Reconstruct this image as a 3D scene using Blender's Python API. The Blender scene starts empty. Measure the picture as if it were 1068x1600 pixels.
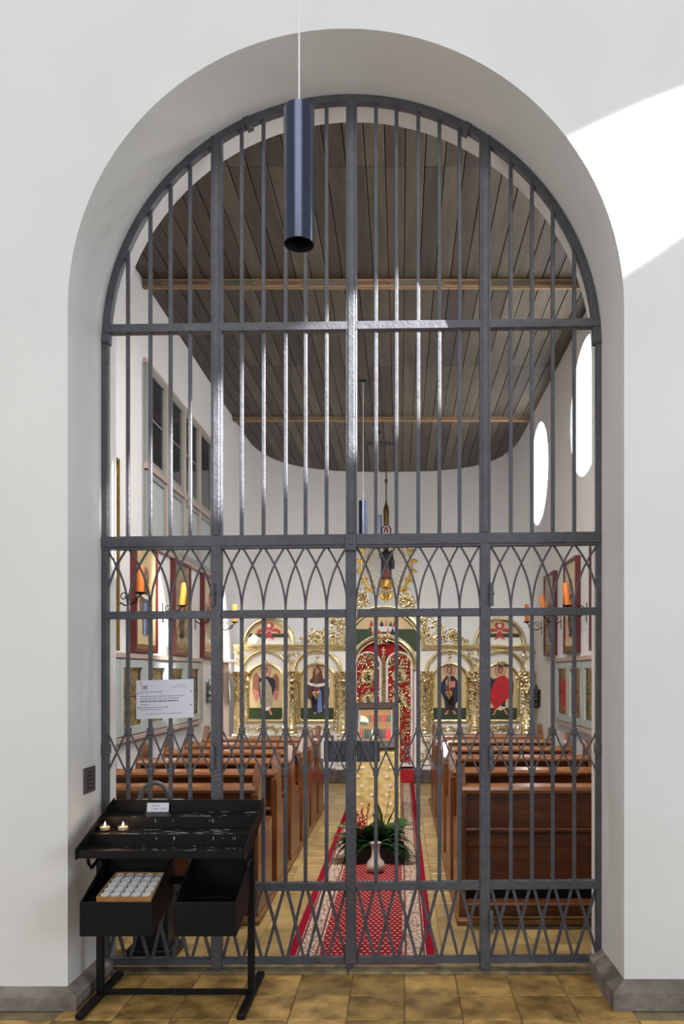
import bpy, math, random
from mathutils import Vector, Matrix
from mathutils.geometry import tessellate_polygon
random.seed(7)
PI = math.pi
scene = bpy.context.scene
C = scene.collection

# ------------------------------------------------------------------ camera
F, VX, VY, EYE = 1218.0, 625.0, 1052.0, 1.6
cd = bpy.data.cameras.new('camera'); cam = bpy.data.objects.new('camera', cd); C.objects.link(cam)
cam.location = (0, 0, EYE); cam.rotation_euler = (PI/2, 0, 0)
cd.sensor_fit = 'AUTO'; cd.sensor_width = 36; cd.lens = F*36/1600
cd.shift_x = -(VX-534)/1600; cd.shift_y = (VY-800)/1600
cd.clip_end = 200
scene.camera = cam

# ------------------------------------------------------------------ world, lights, exposure
w = bpy.data.worlds.new('world'); scene.world = w; w.use_nodes = True
w.node_tree.nodes['Background'].inputs[0].default_value = (0.89, 0.945, 1.0, 1)
w.node_tree.nodes['Background'].inputs[1].default_value = 0.50
vs = scene.view_settings
vs.view_transform = 'Standard'; vs.look = 'None'; vs.gamma = 1; vs.use_curve_mapping = False
vs.exposure = 0.1

def light(name, kind, loc, energy, col=(1, 1, 1), target=None, **k):
    d = bpy.data.lights.new(name, kind); d.energy = energy; d.color = col
    o = bpy.data.objects.new(name, d); C.objects.link(o); o.location = loc
    if target is not None:
        o.rotation_euler = (Vector(target)-Vector(loc)).to_track_quat('-Z', 'Y').to_euler()
    for a, b in k.items(): setattr(d, a, b)
    return o
# low slanting beam of sun falling across the wall and the gate from behind on the right
BD = Vector((-1.8, 1.0, -0.98)).normalized(); BT = Vector((0.85, 3.76, 3.80)); BP = BT-BD*9.0
beam = light('sun_beam', 'SPOT', BP, 47000, (1, 0.99, 0.97), spot_size=math.radians(8.8), spot_blend=0.5, shadow_soft_size=0.02)
zax = -BD; xax = Vector((0.206, 0.553, 0.18)); xax = (xax-xax.dot(zax)*zax).normalized(); yax = zax.cross(xax)
beam.matrix_world = Matrix.Translation(BP) @ Matrix((xax, yax, zax)).transposed().to_4x4() @ Matrix.Diagonal((1, 0.54, 1, 1))
# nave lighting, high over the visitor
light('nave_light', 'AREA', (-0.3, -2.5, 7.5), 140, (1, 0.985, 0.97), (-0.2, 3.8, 4.0), shape='RECTANGLE', size=5, size_y=2)
# two unseen side fills added to brighten the arch underside and jambs
light('nave_fill_right', 'AREA', (4.6, -0.6, 2.4), 112, (0.80, 0.90, 1), (-1.4, 4.0, 2.6), shape='RECTANGLE', size=2.0, size_y=2.6)
light('nave_fill_left', 'AREA', (-4.9, -0.6, 2.4), 78, (1, 0.98, 0.95), (0.9, 4.0, 2.8), shape='RECTANGLE', size=2.0, size_y=2.6)
# chapel lighting: an unseen fill added over the inside of the arch wall, and daylight from the round windows
light('chapel_fill', 'AREA', (-0.28, 4.75, 5.2), 142, (1, 0.975, 0.945), (-0.28, 8.6, 0.6), shape='RECTANGLE', size=2.0, size_y=0.4, spread=math.radians(118))
light('apse_fill', 'AREA', (-0.28, 12.1, 1.3), 45, (1, 0.98, 0.955), (-0.28, 14.6, 3.2), shape='RECTANGLE', size=3.0, size_y=0.4)  # unseen fill added behind the icon screen to brighten the apse

# ------------------------------------------------------------------ helpers
def lin(v):
    v /= 255.0
    return v/12.92 if v <= 0.04045 else ((v+0.055)/1.055)**2.4
def rgb(r, g, b): return (lin(r), lin(g), lin(b), 1)

MATS = {}
def mat(name, col, rough=0.6, metal=0.0, var=0.0, scale=8.0, bump=0.0, bscale=None, emit=None, rnd=0.0,
        stretch=(1, 1, 1), col2=None, spec=0.5, coat=0.0, detail=4.0):
    m = bpy.data.materials.new(name); m.use_nodes = True; MATS[name] = m
    nt = m.node_tree; N = nt.nodes; L = nt.links; b = N['Principled BSDF']
    b.inputs['Base Color'].default_value = col; b.inputs['Roughness'].default_value = rough
    b.inputs['Metallic'].default_value = metal; b.inputs['Specular IOR Level'].default_value = spec
    if coat: b.inputs['Coat Weight'].default_value = coat; b.inputs['Coat Roughness'].default_value = 0.15
    if emit: b.inputs['Emission Color'].default_value = emit[0]; b.inputs['Emission Strength'].default_value = emit[1]
    src = None
    if var or bump or col2:
        tc = N.new('ShaderNodeTexCoord'); mp = N.new('ShaderNodeMapping'); L.new(tc.outputs['Object'], mp.inputs[0])
        mp.inputs['Scale'].default_value = stretch
        if rnd:
            oi = N.new('ShaderNodeObjectInfo'); ml = N.new('ShaderNodeVectorMath'); ml.operation = 'MULTIPLY_ADD'
            L.new(tc.outputs['Object'], ml.inputs[0]); ml.inputs[1].default_value = (1, 1, 1)
            sc = N.new('ShaderNodeMath'); sc.operation = 'MULTIPLY'; L.new(oi.outputs['Random'], sc.inputs[0]); sc.inputs[1].default_value = 37
            cb = N.new('ShaderNodeCombineXYZ'); L.new(sc.outputs[0], cb.inputs[0]); L.new(sc.outputs[0], cb.inputs[1])
            L.new(cb.outputs[0], ml.inputs[2]); L.new(ml.outputs[0], mp.inputs[0])
        nz = N.new('ShaderNodeTexNoise'); nz.inputs['Scale'].default_value = scale; nz.inputs['Detail'].default_value = detail
        L.new(mp.outputs[0], nz.inputs['Vector'])
        cr = N.new('ShaderNodeValToRGB'); e = cr.color_ramp.elements
        c2 = col2 if col2 else tuple(min(1, x*(1+var)) for x in col[:3])+(1,)
        c1 = tuple(x*(1-var) for x in col[:3])+(1,) if not col2 else col
        e[0].position = 0.36; e[0].color = c1; e[1].position = 0.64; e[1].color = c2
        L.new(nz.outputs['Fac'], cr.inputs[0]); src = cr.outputs[0]
        if bump:
            n2 = N.new('ShaderNodeTexNoise'); n2.inputs['Scale'].default_value = bscale or scale*4; n2.inputs['Detail'].default_value = 3
            L.new(mp.outputs[0], n2.inputs['Vector'])
            bp = N.new('ShaderNodeBump'); bp.inputs['Strength'].default_value = bump; bp.inputs['Distance'].default_value = 0.02
            L.new(n2.outputs['Fac'], bp.inputs['Height']); L.new(bp.outputs[0], b.inputs['Normal'])
    if rnd:
        oi = N.new('ShaderNodeObjectInfo'); mr = N.new('ShaderNodeMapRange'); L.new(oi.outputs['Random'], mr.inputs[0])
        mr.inputs[3].default_value = 1-rnd; mr.inputs[4].default_value = 1+rnd
        mx = N.new('ShaderNodeVectorMath'); mx.operation = 'SCALE'
        if src: L.new(src, mx.inputs[0])
        else: mx.inputs[0].default_value = col[:3]
        L.new(mr.outputs[0], mx.inputs['Scale']); src = mx.outputs[0]
    if src: L.new(src, b.inputs['Base Color'])
    return m

class MB:
    def __init__(s): s.v = []; s.f = []
    def add(s, vs, fs):
        n = len(s.v); s.v += [tuple(v) for v in vs]; s.f += [tuple(i+n for i in f) for f in fs]; return s
    def box(s, a, b):
        x0, y0, z0 = a; x1, y1, z1 = b
        return s.add([(x0,y0,z0),(x1,y0,z0),(x1,y1,z0),(x0,y1,z0),(x0,y0,z1),(x1,y0,z1),(x1,y1,z1),(x0,y1,z1)],
                     [(0,3,2,1),(4,5,6,7),(0,1,5,4),(1,2,6,5),(2,3,7,6),(3,0,4,7)])
    def bbox(s, a, b, e=0.004):   # box whose edges are chamfered by e
        x0, y0, z0 = a; x1, y1, z1 = b; V = []; F_ = []
        c = [(x0+x1)/2, (y0+y1)/2, (z0+z1)/2]; h = [(x1-x0)/2, (y1-y0)/2, (z1-z0)/2]; e = min(e, min(h)*0.8)
        idx = {}
        for ax in range(3):
            for sg in (-1, 1):
                for su in (-1, 1):
                    for sv in (-1, 1):
                        p = [0, 0, 0]; u, v = (ax+1) % 3, (ax+2) % 3
                        p[ax] = sg*h[ax]; p[u] = su*(h[u]-e); p[v] = sv*(h[v]-e)
                        sgn = [0, 0, 0]; sgn[ax] = sg; sgn[u] = su; sgn[v] = sv
                        idx[(ax, tuple(sgn))] = len(V); V.append(tuple(c[i]+p[i] for i in range(3)))
        for ax in range(3):
            u, v = (ax+1) % 3, (ax+2) % 3
            for sg in (-1, 1):
                q = []
                for su, sv in ((-1,-1),(1,-1),(1,1),(-1,1)):
                    sgn = [0,0,0]; sgn[ax] = sg; sgn[u] = su; sgn[v] = sv; q.append(idx[(ax, tuple(sgn))])
                F_.append(tuple(q if sg > 0 else q[::-1]))
            # edges running along ax
            for su in (-1, 1):
                for sv in (-1, 1):
                    def k(a_, s_):
                        sgn = [0,0,0]; sgn[ax] = s_; sgn[u] = su; sgn[v] = sv; return idx[(a_, tuple(sgn))]
                    q = (k(u,-1), k(u,1), k(v,1), k(v,-1)); F_.append(q if su*sv < 0 else q[::-1])
        for sx in (-1,1):
            for sy in (-1,1):
                for sz in (-1,1):
                    t = tuple(idx[(a_, (sx,sy,sz))] for a_ in range(3)); F_.append(t if sx*sy*sz > 0 else t[::-1])
        return s.add(V, F_)
    def bar(s, p, q, w, d, up=(0, 1, 0)):   # rectangular bar; d is measured along up
        p, q, up = Vector(p), Vector(q), Vector(up); t = (q-p).normalized(); u = (up-up.dot(t)*t).normalized(); r = t.cross(u)
        vs = [e+r*a*w/2+u*b*d/2 for e in (p, q) for a, b in ((-1,-1),(1,-1),(1,1),(-1,1))]
        return s.add(vs, [(0,3,2,1),(4,5,6,7),(0,1,5,4),(1,2,6,5),(2,3,7,6),(3,0,4,7)])
    def tube(s, pts, r, n=8, cap=True, flat=1.0, up=None):
        P = [Vector(p) for p in pts]; m = len(P); R = r if hasattr(r, '__len__') else [r]*m
        vs = []; prev = None
        for i in range(m):
            t = (P[min(i+1, m-1)]-P[max(i-1, 0)]).normalized()
            if prev is None:
                a = Vector(up) if up else (Vector((0,0,1)) if abs(t.z) < .9 else Vector((1,0,0)))
            else: a = prev
            u = (a-a.dot(t)*t).normalized(); prev = u; v = t.cross(u)
            for k in range(n):
                g = 2*PI*k/n; vs.append(P[i]+(u*math.cos(g)*flat+v*math.sin(g))*R[i])
        fs = [(i*n+k, i*n+(k+1) % n, (i+1)*n+(k+1) % n, (i+1)*n+k) for i in range(m-1) for k in range(n)]
        if cap: fs += [tuple(range(n))[::-1], tuple((m-1)*n+k for k in range(n))]
        return s.add(vs, fs)
    def lathe(s, prof, o=(0, 0, 0), n=20, cap=True, tilt=None):
        vs = []; o = Vector(o)
        for r, z in prof:
            for k in range(n):
                g = 2*PI*k/n; p = Vector((r*math.cos(g), r*math.sin(g), z))
                if tilt: p = tilt @ p
                vs.append(o+p)
        m = len(prof); fs = [(i*n+k, i*n+(k+1) % n, (i+1)*n+(k+1) % n, (i+1)*n+k) for i in range(m-1) for k in range(n)]
        if cap: fs += [tuple(range(n))[::-1], tuple((m-1)*n+k for k in range(n))]
        return s.add(vs, fs)
    def prism(s, poly, mp, d0, d1):     # poly in (u,v), mp(u,v,d) -> point
        n = len(poly); vs = [mp(u, v, d0) for u, v in poly]+[mp(u, v, d1) for u, v in poly]
        area = sum(poly[i][0]*poly[(i+1) % n][1]-poly[(i+1) % n][0]*poly[i][1] for i in range(n))
        tri = tessellate_polygon([[Vector((u, v, 0)) for u, v in poly]])
        fs = [t for t in tri]+[tuple(i+n for i in t[::-1]) for t in tri]
        fs += [(i, (i+1) % n, n+(i+1) % n, n+i) for i in range(n)]
        return s.add(vs, fs)
    def blob(s, c, r, sq=(1, 1, 1), seg=6, rings=4):
        c = Vector(c); prof = [(math.sin(PI*i/rings), -math.cos(PI*i/rings)) for i in range(1, rings)]
        vs = [c+Vector((0,0,-r*sq[2]))]
        for a, z in prof:
            for k in range(seg):
                g = 2*PI*k/seg; vs.append(c+Vector((r*sq[0]*a*math.cos(g), r*sq[1]*a*math.sin(g), r*sq[2]*z)))
        vs.append(c+Vector((0,0,r*sq[2]))); m = len(prof); fs = []
        for k in range(seg):
            fs.append((0, 1+(k+1) % seg, 1+k)); fs.append((len(vs)-1, 1+(m-1)*seg+k, 1+(m-1)*seg+(k+1) % seg))
            for i in range(m-1): fs.append((1+i*seg+k, 1+i*seg+(k+1) % seg, 1+(i+1)*seg+(k+1) % seg, 1+(i+1)*seg+k))
        return s.add(vs, fs)
    def build(s, name, m, parent=None, origin=None, smooth=False, label=None):
        o = (Vector(ORG[parent.name]) if parent is not None else Vector(origin or (0, 0, 0)))
        me = bpy.data.meshes.new(name); me.from_pydata([(v[0]-o.x, v[1]-o.y, v[2]-o.z) for v in s.v], [], s.f)
        me.materials.append(MATS[m]); me.update()
        import bmesh
        bm = bmesh.new(); bm.from_mesh(me); bmesh.ops.recalc_face_normals(bm, faces=bm.faces); bm.to_mesh(me); bm.free()
        if smooth:
            for p in me.polygons: p.use_smooth = True
            if smooth != 2: me.set_sharp_from_angle(angle=0.7)
        ob = bpy.data.objects.new(name, me); C.objects.link(ob); ORG[ob.name] = tuple(o)
        if parent is not None: ob.parent = parent
        else: ob.location = o
        if label: ob['label'] = label
        return ob
ORG = {}
def empty(name, loc):
    o = bpy.data.objects.new(name, None); C.objects.link(o); o.location = loc; o.empty_display_size = 0.1
    ORG[o.name] = tuple(loc); return o
def tag(o, label, cat, group=None):
    o['label'] = label; o['category'] = cat
    if group: o['group'] = group
    return o
def thing(name, loc, label, cat, group=None): return tag(empty(name, loc), label, cat, group)
def struct(o): o['kind'] = 'structure'; return o
def dup(root, loc, label=None):
    r = root.copy(); C.objects.link(r); r.location = loc
    if label: r['label'] = label
    for ch in list(root.children):
        c = ch.copy(); C.objects.link(c); c.parent = r
        for g in list(ch.children):
            d = g.copy(); C.objects.link(d); d.parent = c
    return r
def text_mb(s, size, mp, depth=0.0006):
    """default-font lettering as solid geometry; mp(u,v,d) -> point"""
    cu = bpy.data.curves.new('t', 'FONT'); cu.body = s; cu.size = size; cu.extrude = depth/2; cu.align_x = 'CENTER'; cu.align_y = 'CENTER'; cu.resolution_u = 2
    ob = bpy.data.objects.new('t', cu); C.objects.link(ob); bpy.context.view_layer.update()
    me = ob.evaluated_get(bpy.context.evaluated_depsgraph_get()).to_mesh()
    mb = MB(); mb.add([mp(v.co.x, v.co.y, v.co.z) for v in me.vertices], [tuple(p.vertices) for p in me.polygons])
    bpy.data.objects.remove(ob); bpy.data.curves.remove(cu); return mb

# ------------------------------------------------------------------ materials
mat('plaster', rgb(222, 220, 217), 0.85, var=0.025, scale=1.6, bump=0.10, bscale=9)
mat('chapel_plaster', rgb(213, 211, 209), 0.85, var=0.02, scale=1.3, bump=0.05, bscale=14)
mat('iron', rgb(74, 74, 80), 0.42, 0.0, var=0.14, scale=14, bump=0.25, bscale=60, spec=0.6)
mat('black_iron', rgb(9, 8, 8), 0.5, 0.0, var=0.25, scale=20, bump=0.04, bscale=70, spec=0.3)
mat('grout', rgb(128, 112, 82), 0.9, var=0.2, scale=10)
mat('ochre_tile', rgb(128, 100, 54), 0.26, var=0.0, scale=7, col2=rgb(196, 156, 90), rnd=0.30, bump=0.10, bscale=30, detail=6)
mat('pale_tile', rgb(142, 116, 72), 0.28, var=0.0, scale=4, col2=rgb(178, 150, 98), rnd=0.16, bump=0.06, bscale=30, detail=6)
mat('threshold_stone', rgb(86, 76, 60), 0.7, scale=9, col2=rgb(150, 130, 92), bump=0.5, bscale=26)
mat('base_stone', rgb(104, 95, 86), 0.75, scale=6, col2=rgb(141, 131, 120), bump=0.7, bscale=22)
mat('dark_stone', rgb(62, 54, 50), 0.5, scale=9, col2=rgb(92, 82, 76), bump=0.2)
mat('plank_brown', rgb(66, 57, 51), 0.6, var=0, scale=2.2, col2=rgb(82, 72, 64), rnd=0.13, stretch=(6, .6, 6), bump=0.05)
mat('plank_olive', rgb(82, 75, 63), 0.6, var=0, scale=2.2, col2=rgb(99, 90, 75), rnd=0.13, stretch=(6, .6, 6), bump=0.05)
mat('beam_wood', rgb(112, 97, 84), 0.6, var=.12, scale=6, stretch=(.5, 4, 4))
mat('beam_paint_red', rgb(118, 86, 74), 0.65, var=.1, scale=20)
mat('beam_paint_ochre', rgb(182, 150, 102), 0.6, var=.1, scale=20)
mat('beam_paint_grey', rgb(104, 100, 94), 0.6, var=.1, scale=20)
mat('pew_wood', rgb(76, 36, 14), 0.3, var=0, scale=3.5, col2=rgb(106, 56, 27), stretch=(1, 5, 7), bump=0.04, coat=0.3)
mat('pew_end_wood', rgb(80, 42, 19), 0.3, var=0, scale=3.5, col2=rgb(112, 64, 31), stretch=(6, 6, .8), bump=0.04, coat=0.3)
mat('pew_rail_wood', rgb(112, 66, 34), 0.2, var=0, scale=4, col2=rgb(146, 92, 50), stretch=(.7, 6, 6), coat=0.5)
mat('platform_wood', rgb(122, 84, 46), 0.5, var=0.2, scale=4, stretch=(4, .5, 4))
mat('black_metal', rgb(22, 22, 24), 0.5)
mat('gold', (0.88, 0.75, 0.45, 1), 0.27, 1.0, var=0.12, scale=30)
mat('old_gold', (0.66, 0.42, 0.11, 1), 0.42, 1.0, var=0.2, scale=40)
mat('white_paint', rgb(232, 228, 224), 0.45, var=0.02, scale=4)
mat('icon_gold', rgb(214, 190, 142), 0.5, var=0.06, scale=10)
mat('icon_green', rgb(46, 64, 34), 0.55, var=0.15, scale=20)
mat('red_cloth', rgb(164, 16, 22), 0.8, var=0.15, scale=12)
for n_, c_ in dict(skin=(176, 120, 88), halo=(202, 158, 138), halo_line=(150, 82, 70), navy=(32, 36, 66), blue=(116, 136, 196), brown=(92, 52, 44), wing=(150, 102, 78),
                   wing_pink=(206, 128, 118), beige=(172, 158, 134), red=(196, 30, 38), cream=(226, 208, 178), seraph=(182, 62, 70), white=(232, 230, 230),
                   dark=(44, 36, 36), pink=(206, 132, 110), green=(44, 92, 66), ochre=(140, 102, 52), grey=(140, 140, 142), print=(122, 122, 128), printdark=(70, 70, 76), printorange=(226, 168, 60)).items():
    mat('paint_'+n_, rgb(*c_), 0.6, var=0.12, scale=30)
mat('frame_red', rgb(88, 28, 28), 0.4, var=0.15, scale=18)
mat('frame_dark', rgb(48, 26, 20), 0.4, var=0.2, scale=18)
mat('frame_gilt', rgb(120, 92, 40), 0.4, 0.4, var=0.2, scale=18)
mat('sage_paint', rgb(164, 171, 168), 0.5, var=0.04, scale=6)
mat('sage_grey', rgb(136, 138, 132), 0.5, var=0.04, scale=6)
mat('rose_trim', rgb(170, 150, 140), 0.5, var=0.05, scale=8)
mat('dark_pane', rgb(40, 42, 44), 0.06, var=0.3, scale=1.2, spec=0.7)
mat('brocade', (0.62, 0.45, 0.15, 1), 0.35, 0.85, scale=22, col2=(0.14, 0.09, 0.03, 1), bump=0.6, bscale=40, detail=6)
mat('dull_foil', rgb(186, 164, 112), 0.4, 0.3, scale=14, col2=rgb(120, 96, 58), bump=0.3, bscale=40)
mat('paper', rgb(206, 206, 216), 0.7, var=0.015, scale=10)
mat('plaque_metal', rgb(92, 92, 94), 0.4, 0.3, var=0.1, scale=30)
mat('orange_wax', rgb(222, 118, 36), 0.45, var=0.06, scale=20)
mat('cream_wax', rgb(224, 196, 170), 0.5)
mat('drip_wax', rgb(150, 150, 150), 0.5)
mat('tealight_white', rgb(196, 192, 190), 0.45, var=0.05, scale=60)
mat('cardboard', rgb(168, 118, 66), 0.8, var=0.08, scale=20)
mat('flame', rgb(255, 190, 90), 0.5, emit=((1, .62, .22, 1), 14))
mat('lamp_blue', rgb(70, 75, 92), 0.24, 0.85, var=0.04, scale=40)
mat('lamp_inner', rgb(14, 14, 15), 0.5)
mat('white_cable', rgb(226, 226, 228), 0.5)
mat('steel', rgb(128, 130, 130), 0.35, 0.7, var=0.1, scale=10)
mat('steel_dark', rgb(48, 48, 50), 0.45, 0.3, var=0.2, scale=8)
mat('ceramic', rgb(202, 188, 178), 0.4, scale=9, col2=rgb(150, 136, 128), bump=0.1)
mat('planter', rgb(26, 28, 20), 0.6, var=.2)
mat('leaf', rgb(48, 80, 34), 0.5, var=0.3, scale=20)
mat('leaf_light', rgb(112, 150, 78), 0.5, var=0.2, scale=20)
mat('petal', rgb(196, 34, 30), 0.5, var=0.2, scale=20)
mat('carved_dark', rgb(40, 34, 32), 0.5, var=0.2, scale=20)
mat('carved_red', rgb(112, 40, 34), 0.5, var=0.2, scale=20)
mat('bronze', rgb(104, 78, 44), 0.4, 0.6, var=0.2, scale=20)
mat('day_pane', rgb(250, 252, 255), 0.6, emit=((0.96, 0.98, 1, 1), 7.0))
mat('cross_paint', rgb(186, 184, 180), 0.8)
mat('ruby', rgb(170, 20, 20), 0.2)
g = mat('glass', (1, 1, 1, 1), 0.03); g.node_tree.nodes['Principled BSDF'].inputs['Transmission Weight'].default_value = 1.0
# clear flat panes: mostly transparent with a thin reflection
g = bpy.data.materials.new('clear_pane'); g.use_nodes = True; MATS['clear_pane'] = g
nt = g.node_tree; nt.nodes.clear(); o_ = nt.nodes.new('ShaderNodeOutputMaterial'); mx_ = nt.nodes.new('ShaderNodeMixShader')
t_ = nt.nodes.new('ShaderNodeBsdfTransparent'); gl_ = nt.nodes.new('ShaderNodeBsdfGlossy'); gl_.inputs['Roughness'].default_value = 0.04
mx_.inputs[0].default_value = 0.10; nt.links.new(t_.outputs[0], mx_.inputs[1]); nt.links.new(gl_.outputs[0], mx_.inputs[2]); nt.links.new(mx_.outputs[0], o_.inputs[0])

def carpet_mat():
    m = bpy.data.materials.new('carpet'); m.use_nodes = True; MATS['carpet'] = m
    nt = m.node_tree; N = nt.nodes; L = nt.links; b = N['Principled BSDF']; b.inputs['Roughness'].default_value = 0.95; b.inputs['Specular IOR Level'].default_value = 0.1
    tc = N.new('ShaderNodeTexCoord'); sp = N.new('ShaderNodeSeparateXYZ'); L.new(tc.outputs['Object'], sp.inputs[0])
    def val(x):
        return x
    def op(o, a, b_=None, c=None):
        n = N.new('ShaderNodeMath'); n.operation = o
        for i, x in enumerate((a, b_, c)):
            if x is None: continue
            if isinstance(x, (int, float)): n.inputs[i].default_value = x
            else: L.new(x, n.inputs[i])
        return n.outputs[0]
    X, Y = sp.outputs[0], sp.outputs[1]
    ax = op('ABSOLUTE', X)
    # centre field: staggered cream dashes
    p, q = 0.034, 0.045
    row = op('DIVIDE', Y, q); ri = op('FLOOR', row); st = op('MULTIPLY', op('MODULO', op('ABSOLUTE', ri), 2.0), 0.5)
    u = op('SUBTRACT', op('FRACT', op('ADD', op('DIVIDE', X, p), st)), 0.5); v = op('SUBTRACT', op('FRACT', row), 0.5)
    d = op('SQRT', op('ADD', op('POWER', op('MULTIPLY', u, 1.0), 2.0), op('POWER', op('MULTIPLY', v, 1.5), 2.0)))
    dash = op('LESS_THAN', d, 0.30)
    # cream band: floral squiggles
    vo = N.new('ShaderNodeTexVoronoi'); vo.inputs['Scale'].default_value = 30; vo.feature = 'DISTANCE_TO_EDGE'; L.new(tc.outputs['Object'], vo.inputs['Vector'])
    sq = op('LESS_THAN', vo.outputs['Distance'], 0.11)
    ln = op('ABSOLUTE', op('SUBTRACT', ax, 0.305)); lin_ = op('LESS_THAN', op('ABSOLUTE', op('SUBTRACT', ln, 0.052)), 0.006)
    sq = op('MAXIMUM', op('MULTIPLY', sq, 0.75), lin_)
    def mix(f, a, b_):
        n = N.new('ShaderNodeMix'); n.data_type = 'RGBA'
        L.new(f, n.inputs[0])
        for i, x in ((6, a), (7, b_)):
            if isinstance(x, tuple): n.inputs[i].default_value = x
            else: L.new(x, n.inputs[i])
        return n.outputs[2]
    centre = mix(dash, rgb(128, 18, 36), rgb(190, 150, 126))
    band = mix(sq, rgb(202, 180, 158), rgb(104, 56, 56))
    c = mix(op('GREATER_THAN', ax, 0.235), centre, band)
    c = mix(op('GREATER_THAN', ax, 0.368), c, rgb(136, 16, 38))
    c = mix(op('LESS_THAN', Y, 0.035), c, rgb(136, 16, 38))
    L.new(c, b.inputs['Base Color'])
    nz = N.new('ShaderNodeTexNoise'); nz.inputs['Scale'].default_value = 400; bp = N.new('ShaderNodeBump'); bp.inputs['Strength'].default_value = .3
    L.new(nz.outputs['Fac'], bp.inputs['Height']); L.new(bp.outputs[0], b.inputs['Normal'])
carpet_mat()
def cloth_mat():
    m = mat('yellow_cloth', rgb(178, 148, 82), 0.7, scale=14, col2=rgb(206, 184, 128), bump=0.15, bscale=60, stretch=(1, 1, 1.5))
cloth_mat()

# ------------------------------------------------------------------ room dimensions
YF, YB, YG = 3.76, 4.40, 4.20            # arch wall front, back; gate plane
AX, AZ, AR = -0.262, 3.369, 1.341        # arch centre, spring line, radius
XL, XR, ZC = -2.55, 2.0, 5.5             # chapel walls, ceiling
YA = 12.6; XC = (XL+XR)/2; HW = (XR-XL)/2; AD = 2.5
def arch_pts(n=48): return [(AX+AR*math.cos(PI*i/n), AZ+AR*math.sin(PI*i/n)) for i in range(n+1)]   # right to left

def wall_front():
    mb = MB(); hole = [(AX+AR, 0)]+arch_pts()+[(AX-AR, 0)]
    poly = hole+[(-6.5, 0), (-6.5, 7.5), (6.0, 7.5), (6.0, 0)]
    mb.prism(poly, lambda u, v, d: (u, d, v), YF, YB)
    o = mb.build('wall_front', 'plaster', smooth=True)
    return struct(o)
wf = wall_front()

def apse(y_off=0.0, n=40, grow=0.0):
    out = []
    for i in range(n+1):
        t = PI*i/n; c, s_ = math.cos(t), math.sin(t); e = 2/2.8
        out.append((XC+(HW+grow)*math.copysign(abs(c)**e, c), YA+(AD+grow)*abs(s_)**e))
    return out       # right to left
def wall_solid(name, inner, outer, z0, z1, m):
    mb = MB(); n = len(inner); V = []
    for (x, y), (a, b) in zip(inner, outer): V += [(x, y, z0), (x, y, z1), (a, b, z0), (a, b, z1)]
    fs = []
    for i in range(n-1):
        a, b = 4*i, 4*i+4
        fs += [(a, b, b+1, a+1), (a+2, a+3, b+3, b+2), (a+1, b+1, b+3, a+3), (a, a+2, b+2, b)]
    fs += [(0, 1, 3, 2), (4*n-4, 4*n-2, 4*n-1, 4*n-3)]
    mb.add(V, fs); return struct(mb.build(name, m, smooth=True))
wb = wall_solid('wall_back', apse(), apse(grow=0.25), 0, ZC+.06, 'chapel_plaster')
wl = struct(MB().box((XL-.25, YB, 0), (XL, YA, ZC+.06)).build('wall_left', 'chapel_plaster'))
# right wall with three round windows
RW = [(5.58, 4.47, .72), (8.43, 4.48, .733), (11.28, 4.48, .725)]
def wall_right():
    outer = [Vector((YB, 0, 0)), Vector((YA, 0, 0)), Vector((YA, ZC+.06, 0)), Vector((YB, ZC+.06, 0))]
    n = 48; holes = [[Vector((y+r*math.cos(-2*PI*i/n), z+r*math.sin(-2*PI*i/n), 0)) for i in range(n)] for y, z, r in RW]
    pts = outer+[p for h in holes for p in h]; tri = tessellate_polygon([outer]+holes)
    mb = MB(); k = len(pts)
    vs_ = [(XR, p.x, p.y) for p in pts]+[(XR+.25, p.x, p.y) for p in pts]
    fs = [tuple(t) for t in tri]+[tuple(i+k for i in t[::-1]) for t in tri]
    st = 4
    for h in holes:
        for i in range(n): a, b = st+i, st+(i+1) % n; fs.append((a, b, b+k, a+k))
        st += n
    for i in range(4): a, b = i, (i+1) % 4; fs.append((a, b, b+k, a+k))
    return struct(mb.add(vs_, fs).build('wall_right', 'chapel_plaster', smooth=True))
wr = wall_right()
for i, (y, z, r) in enumerate(RW):
    T = Matrix.Rotation(PI/2, 3, 'Y')
    win = MB().lathe([(r+.005, 0), (r+.005, .012)], (XR+.13, y, z), 48, tilt=T).build('window_%d' % (i+1), 'day_pane', origin=(XR+.13, y, z)); struct(win)
    MB().lathe([(r-.012, -.02), (r-.012, 0), (r+.004, 0), (r+.004, -.02), (r-.012, -.02)], (XR+.13, y, z), 48, cap=False, tilt=T).build('window_frame', 'white_paint', win, smooth=True)

# floor: slab, tiles, threshold, altar step
fl = struct(MB().box((-6.5, -3, -.12), (6, 15.2, -.006)).build('floor', 'grout'))
TS = .27; tile_me = {}
def tile(x0, y0, sx, sy, m, dz=0):
    key = (round(sx, 3), round(sy, 3), m)
    if key not in tile_me:
        o = MB().bbox((-sx/2+.0025, -sy/2+.0025, -.03), (sx/2-.0025, sy/2-.0025, 0), .003).build('tile', m, None); tile_me[key] = o.data
    else: o = bpy.data.objects.new('tile', tile_me[key]); C.objects.link(o)
    o.parent = fl; o.location = (x0+sx/2, y0+sy/2, random.uniform(-.0012, .0012)+dz)
for r_ in range(5):
    y0 = 4.14-TS*(r_+1)
    for k in range(-9, 12):
        x0 = -.25+TS*k
        if y0+TS > YF+.1 and (x0 < AX-AR-.2 or x0+TS > AX+AR+.2): continue
        tile(x0, y0, TS, TS, 'ochre_tile')
for r_ in range(26):
    y0 = 4.34+TS*r_
    for k in range(-9, 9):
        x0 = -.25+TS*k-.05
        if x0 < XL or x0+TS > XR+.05: continue
        if y0 > 4.8 and (x0+TS < -.97 or x0 > .44): continue
        tile(x0, y0, TS, TS, 'pale_tile')
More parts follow.
